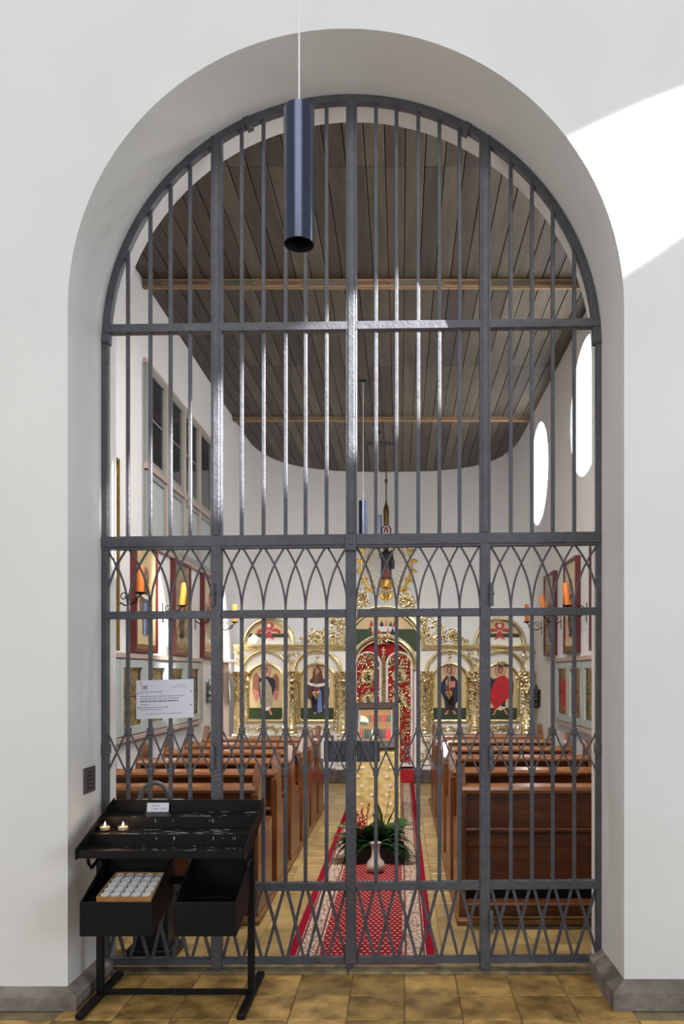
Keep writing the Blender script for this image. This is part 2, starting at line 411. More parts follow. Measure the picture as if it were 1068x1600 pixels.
th = MB().bbox((AX-AR+.02, 4.14, -.05), (AX-.02, 4.34, .012), .006); tr = struct(th.build('trim_1', 'threshold_stone'))
MB().bbox((AX-.016, 4.14, -.05), (AX+AR-.02, 4.34, .012), .006).build('threshold_slab', 'threshold_stone', tr)
st_ = struct(MB().bbox((XL+.01, 11.32, 0), (XR-.01, 14.9, .19), .012).build('trim_2', 'dark_stone'))
# stone skirting of the arch wall
def skirting(name, side):
    s = side; xj = AX+s*AR; far = 6.0 if s > 0 else -6.5
    mb = MB()
    prof = [(-.01, .0), (.07, .0), (.07, .085), (.045, .10), (.0, .125), (-.01, .125)]
    if s < 0: prof = [(d, z*.72) for d, z in prof]
    pts = [(far, YF, 0, -1), (xj, YF, -s, -1), (xj, 4.17, -s, 0)]
    V = []
    for x, y, nx, ny in pts:
        for d, z in prof: V.append((x+nx*d, y+ny*d, z))
    n = len(prof); fs = [(i*n+k, i*n+(k+1) % n, (i+1)*n+(k+1) % n, (i+1)*n+k) for i in range(2) for k in range(n)]
    fs += [tuple(range(n)), tuple(2*n+k for k in range(n))]
    return struct(mb.add(V, fs).build(name, 'base_stone'))
skirting('baseboard_left', -1); skirting('baseboard_right', 1)

# ceiling: slab, planks, painted beams, air grille
ce = struct(MB().box((XL-.25, YB, ZC+.03), (XR+.25, YA+AD+.25, ZC+.12)).build('ceiling', 'plank_brown'))
PW = .1515; plank_me = {}
breaks = [YB+.01, 6.0, 7.72, 9.9, 11.87, 15.3]
for k in range(30):
    x0 = XL+.01+PW*k
    for j in range(5):
        y0, y1 = breaks[j]+.002, breaks[j+1]-.002
        if j == 4:
            xm = abs((x0+PW/2-XC)/HW); y1 = min(y1, YA+AD*max(0, 1-xm**2.8)**(1/2.8)+.2)
        m = 'plank_olive' if random.random() < (.68 if k > 14 else .42) else 'plank_brown'
        L_ = round(y1-y0, 2); key = (L_, m)
        if key not in plank_me:
            o = MB().bbox((-PW/2+.0035, -L_/2, 0), (PW/2-.0035, L_/2, .03), .004).build('plank', m, None); plank_me[key] = o.data
        else: o = bpy.data.objects.new('plank', plank_me[key]); C.objects.link(o)
        o.parent = ce; o.location = (x0+PW/2, (y0+y1)/2, ZC+random.uniform(-.002, .002))
def beam_(y, wd, dp):
    b = MB().bbox((XL+.005, y-wd/2, ZC-dp), (XR-.005, y+wd/2, ZC), .006).build('beam', 'beam_wood', ce)
    lowz = ZC-dp
    n = 5; seg = (XR-XL)/n
    for face in (0, 1):
        # painted bands: two ochre edge lines and lozenges, on the underside and on the side facing the nave
        if face: mp = lambda u, v, d: (u, y+v, lowz-d)
        else: mp = lambda u, v, d: (u, y-wd/2-d, ZC-dp/2+v)
        h = (wd if face else dp)*.42
        m1 = MB(); m1.prism([(XL+.01, h-.007), (XR-.01, h-.007), (XR-.01, h), (XL+.01, h)], mp, 0, .002); m1.prism([(XL+.01, -h), (XR-.01, -h), (XR-.01, -h+.007), (XL+.01, -h+.007)], mp, 0, .002)
        m1.build('edge_line', 'beam_paint_ochre', b)
        for i in range(n):
            c = XL+seg*(i+.5); q = h*.72
            MB().prism([(c-.27, 0), (c-.16, q), (c+.16, q), (c+.27, 0), (c+.16, -q), (c-.16, -q)], mp, 0, .0025).build('lozenge_outline', 'beam_paint_ochre', b)
            MB().prism([(c-.25, 0), (c-.15, q-.006), (c+.15, q-.006), (c+.25, 0), (c+.15, -q+.006), (c-.15, -q+.006)], mp, 0, .004).build('lozenge', 'beam_paint_red', b)
            if i < n-1: MB().prism([(c+seg/2-.1, q*.45), (c+seg/2+.1, q*.45), (c+seg/2+.1, -q*.45), (c+seg/2-.1, -q*.45)], mp, 0, .003).build('painted_bar', 'beam_paint_grey', b)
beam_(7.72, .04, .09); beam_(11.87, .05, .065)
gr = MB().bbox((-.56, 13.05, ZC-.012), (-.06, 13.3, ZC+.001), .003).build('air_grille', 'beam_paint_grey', ce)
for k in range(7): MB().box((-.54+k*.068, 13.07, ZC-.022), (-.54+k*.068+.045, 13.28, ZC-.011)).build('slat', 'black_metal', gr)

# faint painted consecration crosses on the side walls
SC = [7.03, 8.36, 9.69, 11.02]
def wall_cross(y, s, parent):
    x = XL if s < 0 else XR
    pts = [(y+.085*math.cos(2*PI*i/28), 2.07+.13*math.sin(2*PI*i/28)) for i in range(28)]
    mb = MB()
    for i in range(28):
        a, b = pts[i], pts[(i+1) % 28]; mb.bar((x-s*.001, *a), (x-s*.001, *b), .008, .002, (1, 0, 0))
    mb.bar((x-s*.001, y, 1.94), (x-s*.001, y, 2.2), .008, .002, (1, 0, 0)); mb.bar((x-s*.001, y-.085, 2.07), (x-s*.001, y+.085, 2.07), .008, .002, (1, 0, 0))
    mb.build('consecration_cross', 'cross_paint', parent)
ORG['wall_left'] = ORG['wall_right'] = (0, 0, 0)
for y in SC: wall_cross(y, -1, wl); wall_cross(y, 1, wr)

# gallery window in the left wall: rose trim, sage frames, four bays, transom
def gallery():
    y0, y1, z0, z1, zm = 7.72, 10.47, 2.93, 4.68, 3.66
    root = MB().box((XL-.01, y0, z0), (XL+.012, y1, z1)).build('window_4', 'sage_grey'); struct(root)
    X = XL
    def fr(a, b, m, nm, par=root): return MB().bbox((X, a[0], a[1]), (X+b[2], b[0], b[1]), .004).build(nm, m, par)
    fr((y0, z1), (y1+.06, z1+.05, .035), 'rose_trim', 'head_trim'); fr((y0, z0-.05), (y1+.06, z0, .035), 'rose_trim', 'sill_trim')
    fr((y1, z0), (y1+.06, z1, .06), 'rose_trim', 'side_trim'); fr((y0-.02, z0), (y0, z1, .014), 'sage_grey', 'side_trim')
    fr((y0, zm-.03), (y1, zm+.03, .055), 'rose_trim', 'transom')
    bw = (y1-y0)/4
    for i in range(4):
        a, b = y0+i*bw, y0+(i+1)*bw
        if i: fr((a-.03, z0), (a+.03, z1, .05), 'rose_trim', 'mullion')
        for lo, hi, pm in ((zm+.03, z1, 'dark_pane'), (z0, zm-.03, 'sage_paint')):
            A, B = a+.03, b-.03; c_ = MB()
            for p, q in (((A, lo), (A+.06, hi)), ((B-.06, lo), (B, hi)), ((A+.06, lo), (B-.06, lo+.06)), ((A+.06, hi-.06), (B-.06, hi))):
                c_.bbox((X+.01, p[0], p[1]), (X+.035, q[0], q[1]), .003)
            cs = c_.build('casement', 'sage_grey', root)
            MB().box((X+.012, A+.06, lo+.06), (X+.018, B-.06, hi-.06)).build('pane' if pm == 'dark_pane' else 'infill_panel', pm, cs)
            if pm == 'dark_pane': MB().box((X+.018, A+.06, (lo+hi)/2-.008), (X+.024, B-.06, (lo+hi)/2+.008)).build('glazing_bar', 'sage_grey', cs)
gallery()
# pale door in the left wall beside the icon screen
dr = struct(MB().bbox((XL, 11.05, 0.19), (XL+.03, 11.48, 1.75), .006).build('door_1', 'rose_trim'))
MB().bbox((XL, 11.02, 1.75), (XL+.16, 11.48, 1.79), .006).build('door_hood', 'rose_trim', dr)
light('door_spot', 'SPOT', (-1.75, 10.4, 4.9), 2600, (1, .985, .96), (XL, 11.1, 2.0), spot_size=.42, spot_blend=.9, shadow_soft_size=.05)
light('wall_spot', 'SPOT', (-1.3, 7.2, 5.3), 4200, (1, .985, .96), (XL, 8.27, 1.98), spot_size=.21, spot_blend=.9, shadow_soft_size=.05)

# ------------------------------------------------------------------ wrought-iron gate
S = F/YG
def gx(px): return (px-VX)/S
def gz(py): return EYE+(VY-py)/S
def sl(yl, yr): return lambda px: gz(yl+(yr-yl)*(px-160)/780)
Rt, Rm, R3, Rl, Rb = sl(516, 506), sl(848, 840), sl(962, 955), sl(1386, 1381), sl(1502, 1497)
PL, PC, PR, FL, FR = 339, 549, 757, 165, 935
bars_side_l, bars_l = [200, 235, 266.5, 297], [377.5, 411.5, 446, 477, 510]
bars_r, bars_side_r = [587, 619, 653, 686, 717.5], [797.5, 830.5, 863, 896.5]
grille = thing('arched_grille', (AX, YG, 0.012), 'grey wrought-iron arched grille filling the archway, with a fanlight and fixed side panels', 'grille')
leafL = thing('gate_leaf', (gx(PL), YG, 0.02), 'left-hand iron gate leaf, closed, left of the central post', 'gate', 'iron gate leaves')
leafR = thing('gate_leaf', (gx(PR), YG, 0.02), 'right-hand iron gate leaf carrying the central post', 'gate', 'iron gate leaves')
def vbar(name, px, z0, z1, wpx, dep, par, dy=0):
    MB().bbox((gx(px)-wpx/S/2, YG-dep/2+dy, z0), (gx(px)+wpx/S/2, YG+dep/2+dy, z1), .003).build(name, 'iron', par)
def rail(name, f, a, b, hpx, dep, par, dy=0):
    mb = MB().bar((gx(a), YG+dy, f(a)), (gx(b), YG+dy, f(b)), hpx/S, dep, (0, 1, 0)); mb.build(name, 'iron', par)
def arch_z(px, r=AR-.012): dx = gx(px)-AX; return AZ+math.sqrt(max(0, r*r-dx*dx))
mb = MB(); n = 56; V = []
for i in range(n+1):
    g = PI*i/n
    for r in (AR-.042, AR-.004):
        for y in (YG-.02, YG+.02): V.append((AX+r*math.cos(g), y, AZ+r*math.sin(g)))
fs = []
for i in range(n):
    a, b = 4*i, 4*i+4; fs += [(a, b, b+1, a+1), (a+2, a+3, b+3, b+2), (a, a+2, b+2, b), (a+1, b+1, b+3, a+3)]
fs += [(0, 1, 3, 2), (4*n, 4*n+2, 4*n+3, 4*n+1)]
mb.add(V, fs).build('arch_frame', 'iron', grille)
vbar('frame_post', FL, .012, AZ, 10, .04, grille); vbar('frame_post', FR, .012, AZ, 10, .04, grille)
for px, wd in ((PL, 17), (PC, 17), (PR, 17)): vbar('upper_post', px, Rm(px), arch_z(px), wd, .045, grille); vbar('post_fillet', px, Rm(px)+.03, arch_z(px)-.02, wd-7, .055, grille)
vbar('post', PL, .012, Rm(PL)-.02, 16, .055, grille); vbar('post', PR, .012, Rm(PR)-.02, 16, .055, grille)
rail('fanlight_rail', Rt, FL, FR, 12, .05, grille); rail('transom', Rm, FL-3, FR, 16, .06, grille)
rail('transom_lip', lambda p: Rm(p)-.034, FL-3, FR, 4, .045, grille)
for a, b in ((FL, PL), (PR, FR)):
    rail('side_rail', R3, a-3 if a == FL else a, b+3 if b == FR else b, 11.5, .046, grille); rail('side_rail', Rl, a, b, 12, .046, grille); rail('side_rail', Rb, a, b, 9, .046, grille)
for px in bars_side_l+bars_l+bars_r+bars_side_r: vbar('upright_bar', px, Rm(px), arch_z(px)-.02, 5.8, .018, grille)
def panel(par, left, bars, right):
    xs = [left]+bars+[right]
    for px in bars:
        vbar('upright_bar', px, Rl(px), R3(px), 5.8, .018, par)
        for a, b in ((1137, 1148), (1200, 1212)):
            MB().bbox((gx(px)-.015, YG-.017, gz(b)), (gx(px)+.015, YG+.017, gz(a)), .003).build('collar', 'iron', par)
    for a, b in zip(xs[:-1], xs[1:]):
        for p, q, dy in ((a, b, -.005), (b, a, .005)):
            # interlaced pointed arches
            pts = []
            for i in range(13):
                v = i/12; x = p+(q-p)*v**2.15; z0, z1 = R3(x), Rm(x)-.03
                pts.append((gx(x), YG+dy, z0+(z1-z0)*v))
            MB().tube(pts, .0062, 6, up=(0, 1, 0)).build('arch_bar', 'iron', par, smooth=True)
            sx = 3 if q > p else -3
            MB().bar((gx(p+sx), YG+dy, gz(1143)), (gx(q-sx), YG+dy, gz(1206)), .0085, .0085).build('lattice_bar', 'iron', par)
            MB().bar((gx(p+sx*.8), YG+dy*1.2, Rl(p)-.01), (gx(q-sx*.6), YG+dy*1.2, Rb(q)+.005), .0155, .011).build('lattice_strap', 'iron', par)
panel(grille, FL, bars_side_l, PL-6); panel(grille, PR+7, bars_side_r, FR)
panel(leafL, PL+7, bars_l, PC-6); panel(leafR, PC+6, bars_r, PR-7)
for par, a, b in ((leafL, PL+9, PC-9), (leafR, PC+9, PR-9)):
    rail('leaf_rail', R3, a, b, 12, .045, par, -.006); rail('leaf_rail', Rl, a, b, 12, .045, par, -.006); rail('leaf_rail', Rb, a, b, 9, .04, par)
    MB().bbox((gx(b if par is leafL else a)-(.12 if par is leafL else .005), YG+.012, gz(1191)), (gx(b if par is leafL else a)+(.005 if par is leafL else .12), YG+.05, gz(1158)), .003).build('lock_box', 'iron', par)
vbar('meeting_post', PC-1, gz(1500), gz(856), 16, .05, leafR); vbar('drop_foot', PC-3, .012, gz(1478), 10, .04, leafR)
MB().bbox((gx(PC-10), YG-.034, gz(1504)), (gx(PC+8), YG+.03, gz(1475)), .004).build('post_shoe', 'iron', leafR)
MB().prism([(gx(PC-1), gz(1140)), (gx(PC+5), gz(1168)), (gx(PC-1), gz(1197)), (gx(PC-7), gz(1168))], lambda u, v, d: (u, YG-d, v), .02, .032).build('diamond_boss', 'iron', leafR)
MB().bbox((gx(PC-10), YG-.04, gz(862)), (gx(PC+8), YG-.01, gz(838)), .004).build('latch_cap', 'iron', grille)
MB().blob((gx(PC-1), YG-.04, gz(850)), .013, (1, .6, 1), 8, 6).build('rivet', 'iron', grille, smooth=True)
for px, par in ((334, leafL), (766, leafR)):
    for y0, y1 in ((914, 948), (1162, 1200), (1410, 1455)):
        MB().lathe([(.0, 0), (.012, 0), (.012, .06), (.016, .062), (.016, .078), (.012, .08), (.012, .115), (.004, .125)], (gx(px), YG-.034, gz(y1)), 10).build('hinge_knuckle', 'iron', par, smooth=True)
for px in (FL, FR):
    for py in (530, 1170): MB().bbox((gx(px)-.022, YG-.026, gz(py+8)), (gx(px)+.022, YG+.026, gz(py-8)), .004).build('frame_clamp', 'iron', grille)
for ang in (62, 115): MB().bar((AX+(AR-.055)*math.cos(math.radians(ang)), YG, AZ+(AR-.055)*math.sin(math.radians(ang))), (AX+(AR-.001)*math.cos(math.radians(ang)), YG, AZ+(AR-.001)*math.sin(math.radians(ang))), .035, .05).build('frame_clamp', 'iron', grille)

# notice on the gate
nx0, nx1, nz0, nz1 = gx(215.5), gx(304.5), gz(1122), gz(1062); NY = YG-.026
no = thing('notice', ((nx0+nx1)/2, NY, nz0), 'white printed paper notice fixed to the bars left of the gate', 'notice')
def npt(u, v, d): return (nx0+(nx1-nx0)*u, NY-.002-d, nz0+(nz1-nz0)*v+.009*(u-.5))
MB().prism([(0, 0), (1, 0), (1, 1), (0, 1)], npt, -.002, .0).build('sheet', 'paper', no)
def words(v, u0, u1, h, m, name='print_line'):
    mb = MB(); u = u0
    while u < u1:
        w_ = min(random.uniform(.035, .10), u1-u)
        mb.prism([(u, v), (u+w_, v), (u+w_, v+h), (u, v+h)], npt, .0002, .0008); u += w_+.012
    mb.build(name, m, no)
words(.855, .70, .86, .012, 'paint_print'); words(.80, .63, .86, .012, 'paint_print')
for v, u0, u1, h, m in ((.685, .07, .46, .017, 'paint_print'), (.57, .07, .85, .017, 'paint_print'), (.51, .07, .75, .017, 'paint_print'), (.44, .07, .74, .024, 'paint_printdark'),
                        (.36, .07, .23, .016, 'paint_print'), (.285, .07, .55, .016, 'paint_print'), (.23, .07, .45, .016, 'paint_print'), (.12, .16, .82, .012, 'paint_print')): words(v, u0, u1, h, m)
MB().prism([(.075, .86), (.09, .84), (.1, .97), (.075, .97)], npt, .0002, .001).build('logo_mark', 'paint_printorange', no)
mb = MB()
for u in (.105, .135, .15, .165, .18): mb.prism([(u, .79), (u+.009, .79), (u+.009, .83), (u, .83)], npt, .0002, .001)
mb.prism([(.105, .845), (.21, .845), (.21, .858), (.105, .858)], npt, .0002, .001); mb.prism([(.105, .76), (.2, .76), (.2, .77), (.105, .77)], npt, .0002, .001); mb.build('logo_lines', 'paint_printdark', no)
for u, v in ((.035, .66), (.04, .29), (.955, .69), (.95, .34)): MB().lathe([(.0, 0), (.0035, 0), (.0035, .002), (0, .002)], npt(u, v, .0), 8, tilt=Matrix.Rotation(PI/2, 3, 'X')).build('pin', 'paint_dark', no)

# plaque on the left jamb
px_ = AX-AR
pl = thing('wall_plaque', (px_, 4.015, .98), 'small dark grey engraved metal plaque on the left side of the archway', 'plaque')
MB().bbox((px_, 3.94, .985), (px_+.006, 4.09, 1.118), .003).build('plate', 'plaque_metal', pl)
for k, (a, b) in enumerate(((.04, .11), (.04, .11), (.04, .11), (.045, .095), (.03, .118))):
    MB().box((px_+.006, 3.94+a, 1.09-.021*k), (px_+.0068, 3.94+b, 1.098-.021*k)).build('engraved_line', 'paint_dark', pl)

# ------------------------------------------------------------------ pendant lamps
def pendant(loc, top, label, first=True):
    x, y, z = loc
    t = thing('pendant_lamp', loc, label, 'lamp', 'cylindrical pendant lamps')
    R_ = .0605; H = .535
    MB().lathe([(R_-.004, .03), (R_-.004, 0), (R_, 0), (R_, H), (R_-.006, H+.004), (.012, H+.004)], loc, 40, cap=False).build('shade', 'lamp_blue', t, smooth=True)
    MB().lathe([(R_-.0045, .002), (R_-.0045, .06), (.03, .075), (0.001, .075)], loc, 32, cap=False).build('inner_reflector', 'lamp_inner', t, smooth=True)
    MB().lathe([(0.001, .05), (.03, .05), (.036, .06), (.036, .075), (.001, .076)], loc, 20, cap=False).build('bulb', 'steel', t, smooth=True)
    MB().lathe([(.0, H), (.012, H), (.01, H+.02), (.003, H+.03), (0, H+.03)], loc, 12, cap=False).build('cable_grip', 'white_cable', t, smooth=True)
    MB().tube([(x, y, z+H+.02), (x, y, top)], .0036, 6).build('cable', 'white_cable', t)
    if top < 6: MB().lathe([(.0, top), (.05, top), (.05, top-.025), (0, top-.025)], (x, y, 0), 20).build('ceiling_rose', 'lamp_blue', t)
    return t
pendant((-.402, 3.1, 3.305), 7.4, 'large blue-grey cylinder pendant hanging in front of the gate')
pendant((-.495, 10.4, 3.36), ZC, 'dark cylinder pendant left of the hanging statue, the nearer of two in the chapel')
pendant((-.36, 12.6, 3.62), ZC, 'small dark cylinder pendant furthest back in the chapel, beside the hanging statue')

# ------------------------------------------------------------------ pews
def pew():
    t = thing('pew', (0, 0, 0), 'pew', 'pew', 'wooden pews')
    W = 1.305/2
    prof = [(-.10, 0), (-.10, .78), (-.085, .83), (0.0, .955), (.07, .97), (.10, .94), (.115, .80), (.13, .66), (.18, .56), (.26, .515), (.34, .53), (.40, .56), (.43, .53), (.43, .06), (.46, 0)]
    for s in (-1, 1):
        MB().prism(prof, lambda u, v, d, s=s: (s*(W-.045+d), u, v), 0, .045).build('end_panel', 'pew_end_wood', t)
    i = W-.045
    MB().bbox((-i, -.055, .50), (i, -.025, .80), .003).build('back_panel', 'pew_wood', t)
    MB().bbox((-i, -.065, .44), (i, -.02, .53), .004).build('back_rail', 'pew_wood', t)
    MB().bbox((-i, -.055, .20), (i, -.025, .44), .003).build('back_panel', 'pew_wood', t)
    MB().bbox((-i, -.08, 0), (i, -.02, .06), .004).build('bottom_rail', 'pew_end_wood', t)
    MB().prism([(-.10, .795), (-.105, .815), (-.095, .835), (-.03, .85), (-.015, .84), (-.015, .80)], lambda u, v, d: (d, u, v), -W+.02, W-.02).build('top_rail', 'pew_rail_wood', t)
    MB().bbox((-i, -.03, .40), (i, .36, .435), .008).build('seat', 'pew_wood', t)
    MB().bbox((-i, -.11, .55), (i, -.055, .57), .003).build('book_shelf', 'pew_wood', t)
    MB().bbox((-i, -.24, .10), (i, -.12, .13), .01).build('kneeler', 'pew_wood', t)
    MB().bbox((-i, .10, .03), (i, .30, .24), .01).build('heater', 'black_metal', t)
    return t
PY_R = [5.1, 5.98, 6.9, 7.72, 8.56, 9.25]; PY_L = [5.1, 5.86, 6.62, 7.37, 8.09, 8.8]
ords = ['nearest the gate', 'second from the gate', 'third from the gate', 'fourth from the gate', 'fifth from the gate', 'furthest from the gate']
p0 = None
for side, xs, ys in (('left', -1.563, PY_L), ('right', 1.03, PY_R)):
    pf = MB().bbox((xs-.67, 4.94, 0), (xs+.67, ys[-1]+.55, .035), .006)
    pf = pf.build('pew_platform', 'platform_wood', origin=(xs, 4.94, 0)); tag(pf, 'low wooden floor platform under the %s-hand row of pews' % side, 'platform', 'pew platforms')
    for k, y in enumerate(ys):
        lb = 'brown wooden pew %s in the row %s of the carpet' % (ords[k], side)
        if p0 is None: p0 = pew(); p0.location = (xs, y, .035); p0['label'] = lb
        else: dup(p0, (xs, y, .035), lb)

# ------------------------------------------------------------------ carpet, lectern, flowers, vase
cx = -.222
cp = MB().bbox((cx-.4175, 4.25, .001), (cx+.4175, 11.298, .0125), .004).build('carpet_runner', 'carpet', origin=(cx, 4.25, .001))
tag(cp, 'long red and cream patterned runner carpet down the aisle', 'carpet')
sc_ = MB().bbox((cx-.4175, 11.300, .013), (cx+.4175, 11.319, .195), .003).bbox((cx-.4175, 11.319, .1905), (cx+.4175, 11.36, .2), .003).build('step_carpet', 'red_cloth', None, (cx, 11.31, .013))
tag(sc_, 'plain red carpet strip covering the stone altar step', 'carpet')
le = thing('lectern', (-.262, 8.3, .0125), 'slanted lectern hung with a yellow cloth, on the carpet', 'lectern')
lx0, lx1 = -.262-.245, -.262+.245
MB().prism([(8.05, .80), (8.42, 1.26), (8.44, 1.24), (8.07, .77)], lambda u, v, d: (d, u, v), lx0-.01, lx1+.01).build('slanted_top', 'frame_dark', le)
for x in (lx0+.04, lx1-.04):
    for y in (8.12, 8.38): MB().bbox((x-.02, y-.02, .0125), (x+.02, y+.02, .82 if y < 8.2 else 1.15), .004).build('leg', 'frame_dark', le)
mb = MB(); nU, nV = 36, 30; V = []
for j in range(nV+1):
    v = j/nV
    for i in range(nU+1):
        u = i/nU; x = lx0-.012+(lx1-lx0+.024)*u
        if v < .12: t = v/.12; y = 8.43-.39*t; z = 1.277-.475*t
        else:
            t = (v-.12)/.88; y = 8.035-.06*t+.014*t*math.sin(u*17)+.008*t*math.sin(u*41); z = .80-.78*t
            if t > .93: y -= (t-.93)*2.6; z = max(z, .03)
            x = -.262+(x+.262)*(1+.04*t)
        V.append((x, y, z))
fs = [(j*(nU+1)+i, j*(nU+1)+i+1, (j+1)*(nU+1)+i+1, (j+1)*(nU+1)+i) for j in range(nV) for i in range(nU)]
mb.add(V, fs); cl = mb.build('yellow_cloth', 'yellow_cloth', le, smooth=2)
sm = cl.modifiers.new('thick', 'SOLIDIFY'); sm.thickness = .004
def cy(u, z): t = (.80-z)/.78; return 8.035-.06*t+.014*t*math.sin(u*17)+.008*t*math.sin(u*41)-.004
mb = MB()
for k in range(7):
    for j in range(3):
        u = .14+.3*j+(.09 if k % 2 else 0); z = .72-.092*k
        if u > .97: continue
        x = lx0+(lx1-lx0)*u
        for a, b in ((.009, .02), (.022, .008)): mb.bbox((x-a, cy(u, z)-.006, z-b), (x+a, cy(u, z)+.006, z+b), .004)
mb.build('woven_cross', 'paint_cream', cl)['kind'] = 'stuff'
# the framed feast icon lying on the lectern
nrm = Vector((0, -.46, .39)).normalized()
def lpt(u, v, d): p = Vector((-.262+u, 8.03+.37*v, .815+.46*v)); return tuple(p+nrm*(.008+d))
ic = thing('lectern_icon', lpt(0, 0, 0), 'dark-framed icon of small figures in two rows, propped on the lectern', 'icon')
for p in ([(-.245, .0), (.245, 0), (.245, .14), (-.245, .14)], [(-.245, .84), (.245, .84), (.245, .98), (-.245, .98)], [(-.245, .14), (-.18, .14), (-.18, .84), (-.245, .84)], [(.18, .14), (.245, .14), (.245, .84), (.18, .84)]):
    MB().prism(p, lpt, 0, .03).build('frame_strip', 'frame_dark', ic)
MB().prism([(-.18, .14), (.18, .14), (.18, .84), (-.18, .84)], lpt, 0, .012).build('panel', 'paint_ochre', ic)
for sx in (-.173, .173): MB().prism([(sx-.008, .15), (sx+.008, .15), (sx+.008, .83), (sx-.008, .83)], lpt, .012, .016).build('inlay_border', 'paint_grey', ic)
cols = ['red', 'navy', 'green', 'brown', 'dark', 'navy', 'red', 'green', 'cream']
for row, (v0, hh, n) in enumerate(((.2, .27, 13), (.57, .19, 9))):
    for k in range(n):
        u = (-.15 if row == 0 else -.06)+(.3 if row == 0 else .21)*k/(n-1)
        MB().prism([(u-.013, v0), (u+.013, v0), (u+.009, v0+hh*.7), (u, v0+hh*.8), (u-.009, v0+hh*.7)], lpt, .012, .0145).build('painted_robe', 'paint_'+random.choice(cols), ic)
        MB().prism([(u+.008*math.cos(a*PI/4), v0+hh*.86+.017*math.sin(a*PI/4)) for a in range(8)], lpt, .012, .0155).build('painted_head', 'paint_skin', ic)
MB().prism([(-.16, .53), (-.08, .53), (-.07, .6), (-.11, .68), (-.16, .7)], lpt, .012, .014).build('painted_hill', 'paint_cream', ic)
MB().prism([(-.16, .5), (-.08, .5), (-.08, .55), (-.16, .57)], lpt, .012, .0142).build('painted_cave', 'paint_green', ic)

def frond(mb, base, tip, wd, n=9, droop=.05):
    b, t = Vector(base), Vector(tip); pts = []
    for i in range(n+1):
        s_ = i/n; p = b.lerp(t, s_); p.z += droop*4*s_*(1-s_)-droop*.6*s_*s_; pts.append(p)
    mb.tube(pts, .003, 4)
    d = (t-b).normalized(); side = d.cross(Vector((0, 0, 1))); side = side.normalized() if side.length > .01 else Vector((1, 0, 0))
    for i in range(1, n+1):
        s_ = i/n; L_ = wd*math.sin(PI*min(.97, s_*.85+.12))
        for sg in (-1, 1):
            a = pts[i]; e = a+side*sg*L_+d*L_*.6+Vector((0, 0, -.15*L_)); m_ = a.lerp(e, .5)+d*.016; m2 = a.lerp(e, .5)-d*.016
            mb.add([a, m_, e, m2, a+Vector((0, 0, .002))], [(0, 1, 2, 3), (4, 3, 2, 1)])
fbx = -.235
fb = thing('flower_box', (fbx, 6.6, .0125), 'dark planter box of ferns and red blossom in the middle of the carpet', 'planter')
mb = MB(); mb.bbox((fbx-.23, 6.5, .0125), (fbx+.27, 6.53, .145), .004).bbox((fbx-.23, 6.74, .0125), (fbx+.27, 6.77, .145), .004).bbox((fbx-.23, 6.53, .0125), (fbx-.2, 6.74, .145), .004).bbox((fbx+.24, 6.53, .0125), (fbx+.27, 6.74, .145), .004)
mb.bbox((fbx-.2, 6.53, .0125), (fbx+.24, 6.74, .11), .004); mb.build('trough', 'planter', fb)
random.seed(3)
for k in range(64):
    a = random.uniform(-PI, PI); x = fbx+.02+random.uniform(-.16, .16); r = random.uniform(.14, .27)
    mb = MB(); ex = x+math.cos(a)*r*1.1; ey = 6.62+math.sin(a)*r*.6
    frond(mb, (x, 6.63, .11), (max(-.56, min(.16, ex)), ey, random.uniform(.12, .36)), random.uniform(.06, .10), 11, .06); mb.build('fern_frond', 'leaf', fb)
for k in range(34):
    sd = -1 if k % 2 else 1; x = fbx+.02+sd*random.uniform(.0, .14); mb = MB()
    ex = max(-.58, min(.20, x+sd*random.uniform(.12, .26)))
    frond(mb, (x, 6.56, .13), (ex, 6.47-random.uniform(0, .04), random.uniform(.06, .27)), random.uniform(.05, .08), 12, .07); mb.build('fern_frond', 'leaf', fb)
for tip in ((-.60, 6.55, .34), (.16, 6.6, .36), (.12, 6.52, .31), (.19, 6.62, .34)):
    mb = MB(); frond(mb, (fbx, 6.63, .2), tip, .06, 10, .03); mb.build('fern_frond', 'leaf_light' if tip[0] < -.5 else 'leaf', fb)
for tip in ((-.19, 6.6, .50), (-.10, 6.62, .52), (-.24, 6.6, .44), (-.05, 6.6, .46)):
    mb = MB(); frond(mb, (-.16, 6.62, .2), tip, .07, 14, .01); mb.build('palm_frond', 'leaf', fb)
for i, tip in enumerate(((-.27, 6.56, .50), (-.33, 6.58, .46), (-.36, 6.56, .44), (-.30, 6.54, .40), (-.40, 6.56, .43))):
    b = Vector((fbx-.08, 6.6, .14)); t = Vector(tip); mb = MB().tube([b, b.lerp(t, .5)+Vector((.01, 0, .02)), t], .003, 5); stm = mb.build('flower_stem', 'leaf', fb)
    mb = MB()
    for j in range(13):
        q = b.lerp(t, .45+.55*j/12); mb.blob(q+Vector((random.uniform(-.014, .014), random.uniform(-.012, .012), 0)), random.uniform(.007, .012), (1, 1, .8), 6, 4)
    mb.build('red_blossom', 'petal', stm, smooth=True)
random.seed(11)
vx, vy = -.197, 6.22
va = MB().lathe([(.0, 0), (.045, 0), (.068, .02), (.076, .05), (.066, .085), (.04, .115), (.032, .15), (.033, .19), (.043, .232), (.047, .238), (.040, .236), (.028, .19), (.026, .13), (.0, .1)], (vx, vy, .0125), 28, cap=False).build('vase', 'ceramic', None, (vx, vy, .0125), smooth=2)
tag(va, 'pale speckled bottle vase standing before the planter', 'vase')

